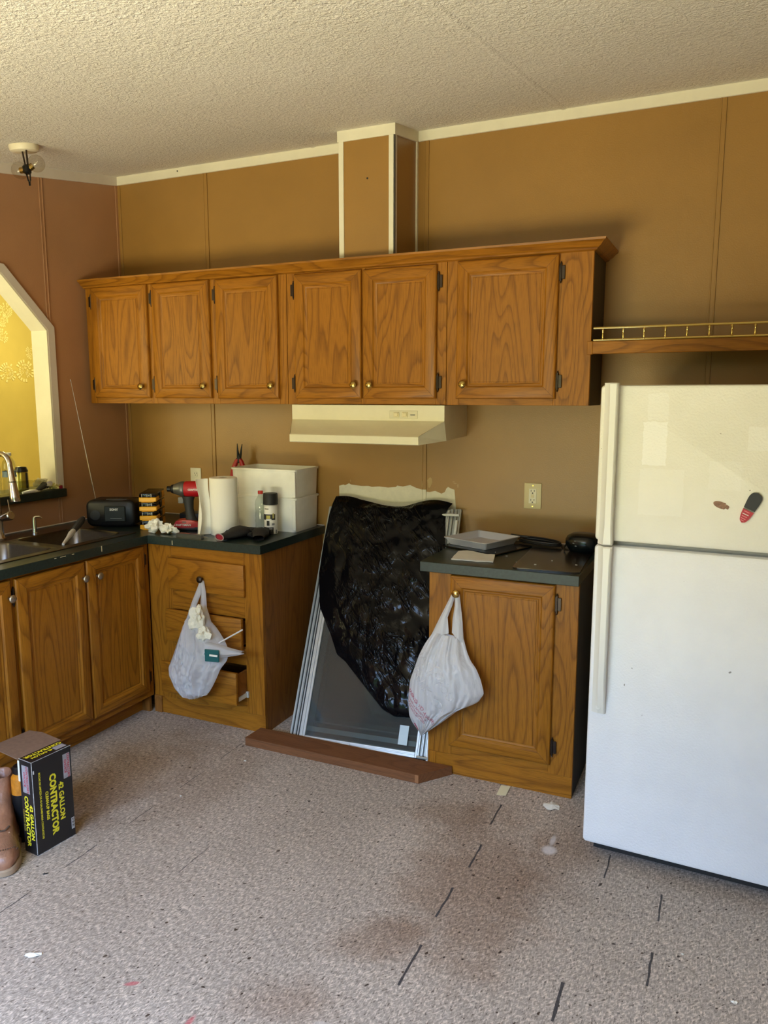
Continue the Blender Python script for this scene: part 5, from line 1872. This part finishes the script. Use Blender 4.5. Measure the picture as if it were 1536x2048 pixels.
lv = [(-.150, .142, .050, .022), (-.152, .143, .053, .034), (-.151, .140, .054, .050), (-.150, .128, .052, .066), (-.148, .105, .048, .082), (-.147, .075, .045, .098), (-.146, .050, .043, .112),
      (-.149, .002, .039, .130), (-.154, -.034, .036, .150), (-.162, -.056, .034, .175),
      (-.170, -.070, .034, .205), (-.176, -.080, .035, .235), (-.174, -.083, .034, .242), (-.168, -.090, .028, .238), (-.166, -.092, .026, .17)]
rings = []
for x0, x1, hw, z in lv:
    rg = slice_(x0, x1, hw, z)
    rings.append([(q[0] + .004 * noise.noise(Vector((q[0] * 25, q[1] * 25, z * 25))), q[1] + .005 * noise.noise(Vector((q[0] * 22 + 5, q[1] * 22, z * 26))), q[2]) for q in rg])
MB().loft(rings, 0, None, True, False).build('upper', LEATHER, bo, ang=70)
MB().loft([slice_(-.150, .143, .052, .0), slice_(-.156, .150, .058, .004), slice_(-.156, .150, .058, .020), slice_(-.153, .146, .055, .025)], 0, None, True, True).build('sole', SOLE, bo)
st_ = MB()
for k in range(17):
    t = -1.15 + 2.3 * k / 16
    x = .088 + .032 * cos(t * 1.25)
    y = .044 * sin(t * 1.15)
    z = .070 + .010 * cos(t * 1.35) if abs(t) < .9 else .062
    st_.sphere((x, y, z + .004), .0028, 7, 4)
st_.build('toe_stitching', simple('dark_stitch', (.10, .05, .03), .6), bo)
seam = MB()
for s_ in (-1, 1):
    seam.tube([(.055, s_ * .020, .107), (.035, s_ * .036, .085), (.0, s_ * .0465, .060), (-.05, s_ * .047, .045)], .0022, 6)
seam.build('welt_seam', simple('pale_seam', (.45, .27, .18), .5), bo)
MB().tube([(.040, -.020, .122), (.052, -.006, .116), (.052, .008, .116), (.038, .022, .122)], .003, 6).build('lace', simple('boot_lace', (.09, .05, .03), .8), bo)

# amber jug behind the boot
jg = thing('amber_jug', 'amber and black jug half hidden behind the boot and carton', 'jug', (.962, -1.668, 0), .3)
jg.scale = (.66, .66, .80)
MB().lathe([(.047, .225), (.047, .285), (.046, .30), (.030, .318), (.022, .322)], 22, 0, None, caps=True).build('jug_top', AMBER, jg, 'amber translucent upper part')
MB().lathe([(.040, 0), (.046, .006), (.0475, .03), (.0475, .225), (.046, .227)], 22).build('jug_body', BLACKP, jg)
MB().lathe([(.030, .316), (.036, .322), (.038, .345), (.030, .352), (.001, .353)], 18, 0, None, caps=False).build('jug_cap', BLACKP, jg)
MB().tube([(.03, .0, .335), (.052, .0, .325), (.058, -.01, .29)], [.008, .007, .005], 8).build('jug_handle', BLACKP, jg)
MB().box(.046, -.012, .296, .056, .006, .312, .003).build('yellow_tab', simple('yellow_tab', (.80, .62, .04), .45), jg)

# ================================================================ bits on the floor
nt_ = MB().add([(0, 0, .001), (.038, .001, .004), (.040, .084, .003), (.0, .082, .001)], [(0, 1, 2, 3)]).build('sticky_note', NOTE, None, 'pale yellow paper note on the floor beside the right cabinet', 'note', loc=(2.425, -.668, 0), rotz=.05)
md = nt_.modifiers.new('thick', 'SOLIDIFY')
md.thickness = .0006


def scrap(label, loc, rx, ry, seed, rotz=0, mat=PAPER, nm='paper_scrap'):
    rg = random.Random(seed)
    n = 13
    pts = [(rx * cos(2 * pi * k / n) * rg.uniform(.6, 1.15), ry * sin(2 * pi * k / n) * rg.uniform(.6, 1.15)) for k in range(n)]
    vs = [(0, 0, .010 if rx > .02 else .004)] + [(x, y, .001 + rg.uniform(0, .004)) for x, y in pts]
    o = MB().add(vs, [(0, k + 1, (k + 1) % n + 1) for k in range(n)]).build(nm, mat, None, label, 'scrap', loc=loc, rotz=rotz, ang=10)
    m = o.modifiers.new('thick', 'SOLIDIFY')
    m.thickness = .0006
    return o


scrap('torn white paper scrap on the floor near the fridge corner', (2.650, -.665, 0), .036, .032, 3, .4)
scrap('small white scrap on the floor at the lower left', (1.474, -2.081, 0), .026, .011, 5, .5)
scrap('tiny white fleck on the floor between box and cabinets', (1.285, -1.20, 0), .006, .004, 6)
scrap('tiny white fleck on the floor before the plank', (1.345, -.845, 0), .008, .006, 8)
scrap('tiny white chip on the floor at the lower right', (3.295, -1.44, 0), .010, .008, 9)
scrap('tiny white chip on the floor near the long right pencil mark', (3.16, -1.31, 0), .005, .003, 14)
scrap('small dark chip on the floor before the carton', (1.20, -1.79, 0), .010, .005, 10, .9, INK_K, 'wood_chip')


def dash(pts, wd):
    mb = MB()
    rg = random.Random(len(pts) * 7 + int(pts[0][0] * 100))
    for (x0, y0), (x1, y1) in zip(pts[:-1], pts[1:]):
        d = Vector((x1 - x0, y1 - y0)).normalized()
        nn = Vector((-d.y, d.x)) * wd * .38
        k0, k1 = rg.uniform(.7, 1.2), rg.uniform(.7, 1.2)
        mb.add([(x0 - nn.x * k0, y0 - nn.y * k0, .0006), (x1 - nn.x * k1, y1 - nn.y * k1, .0006), (x1 + nn.x * k1, y1 + nn.y * k1, .0006), (x0 + nn.x * k0, y0 + nn.y * k0, .0006)], [(0, 1, 2, 3)])
    return mb.build('marker_line', MARK, floor)


for x, y0, y1, wd in ((2.465, -.733, -.885, .009), (2.475, -1.023, -1.170, .009), (2.463, -1.295, -1.450, .009), (2.466, -1.581, -1.750, .009),
                      (3.083, -1.050, -1.190, .007), (3.080, -1.335, -1.475, .008), (2.871, -1.556, -1.70, .012), (2.902, -.898, -1.041, .007),
                      (1.233, -.705, -.87, .004), (1.237, -1.0, -1.149, .004), (1.236, -1.299, -1.442, .004), (1.231, -1.591, -1.737, .004), (1.230, -1.880, -1.99, .004),
                      (1.60, -1.432, -1.60, .003)):
    n = 5
    rg = random.Random(int(-y0 * 1000))
    dash([(x + rg.uniform(-.0016, .0016), y0 + (y1 - y0) * k / n) for k in range(n + 1)], wd)
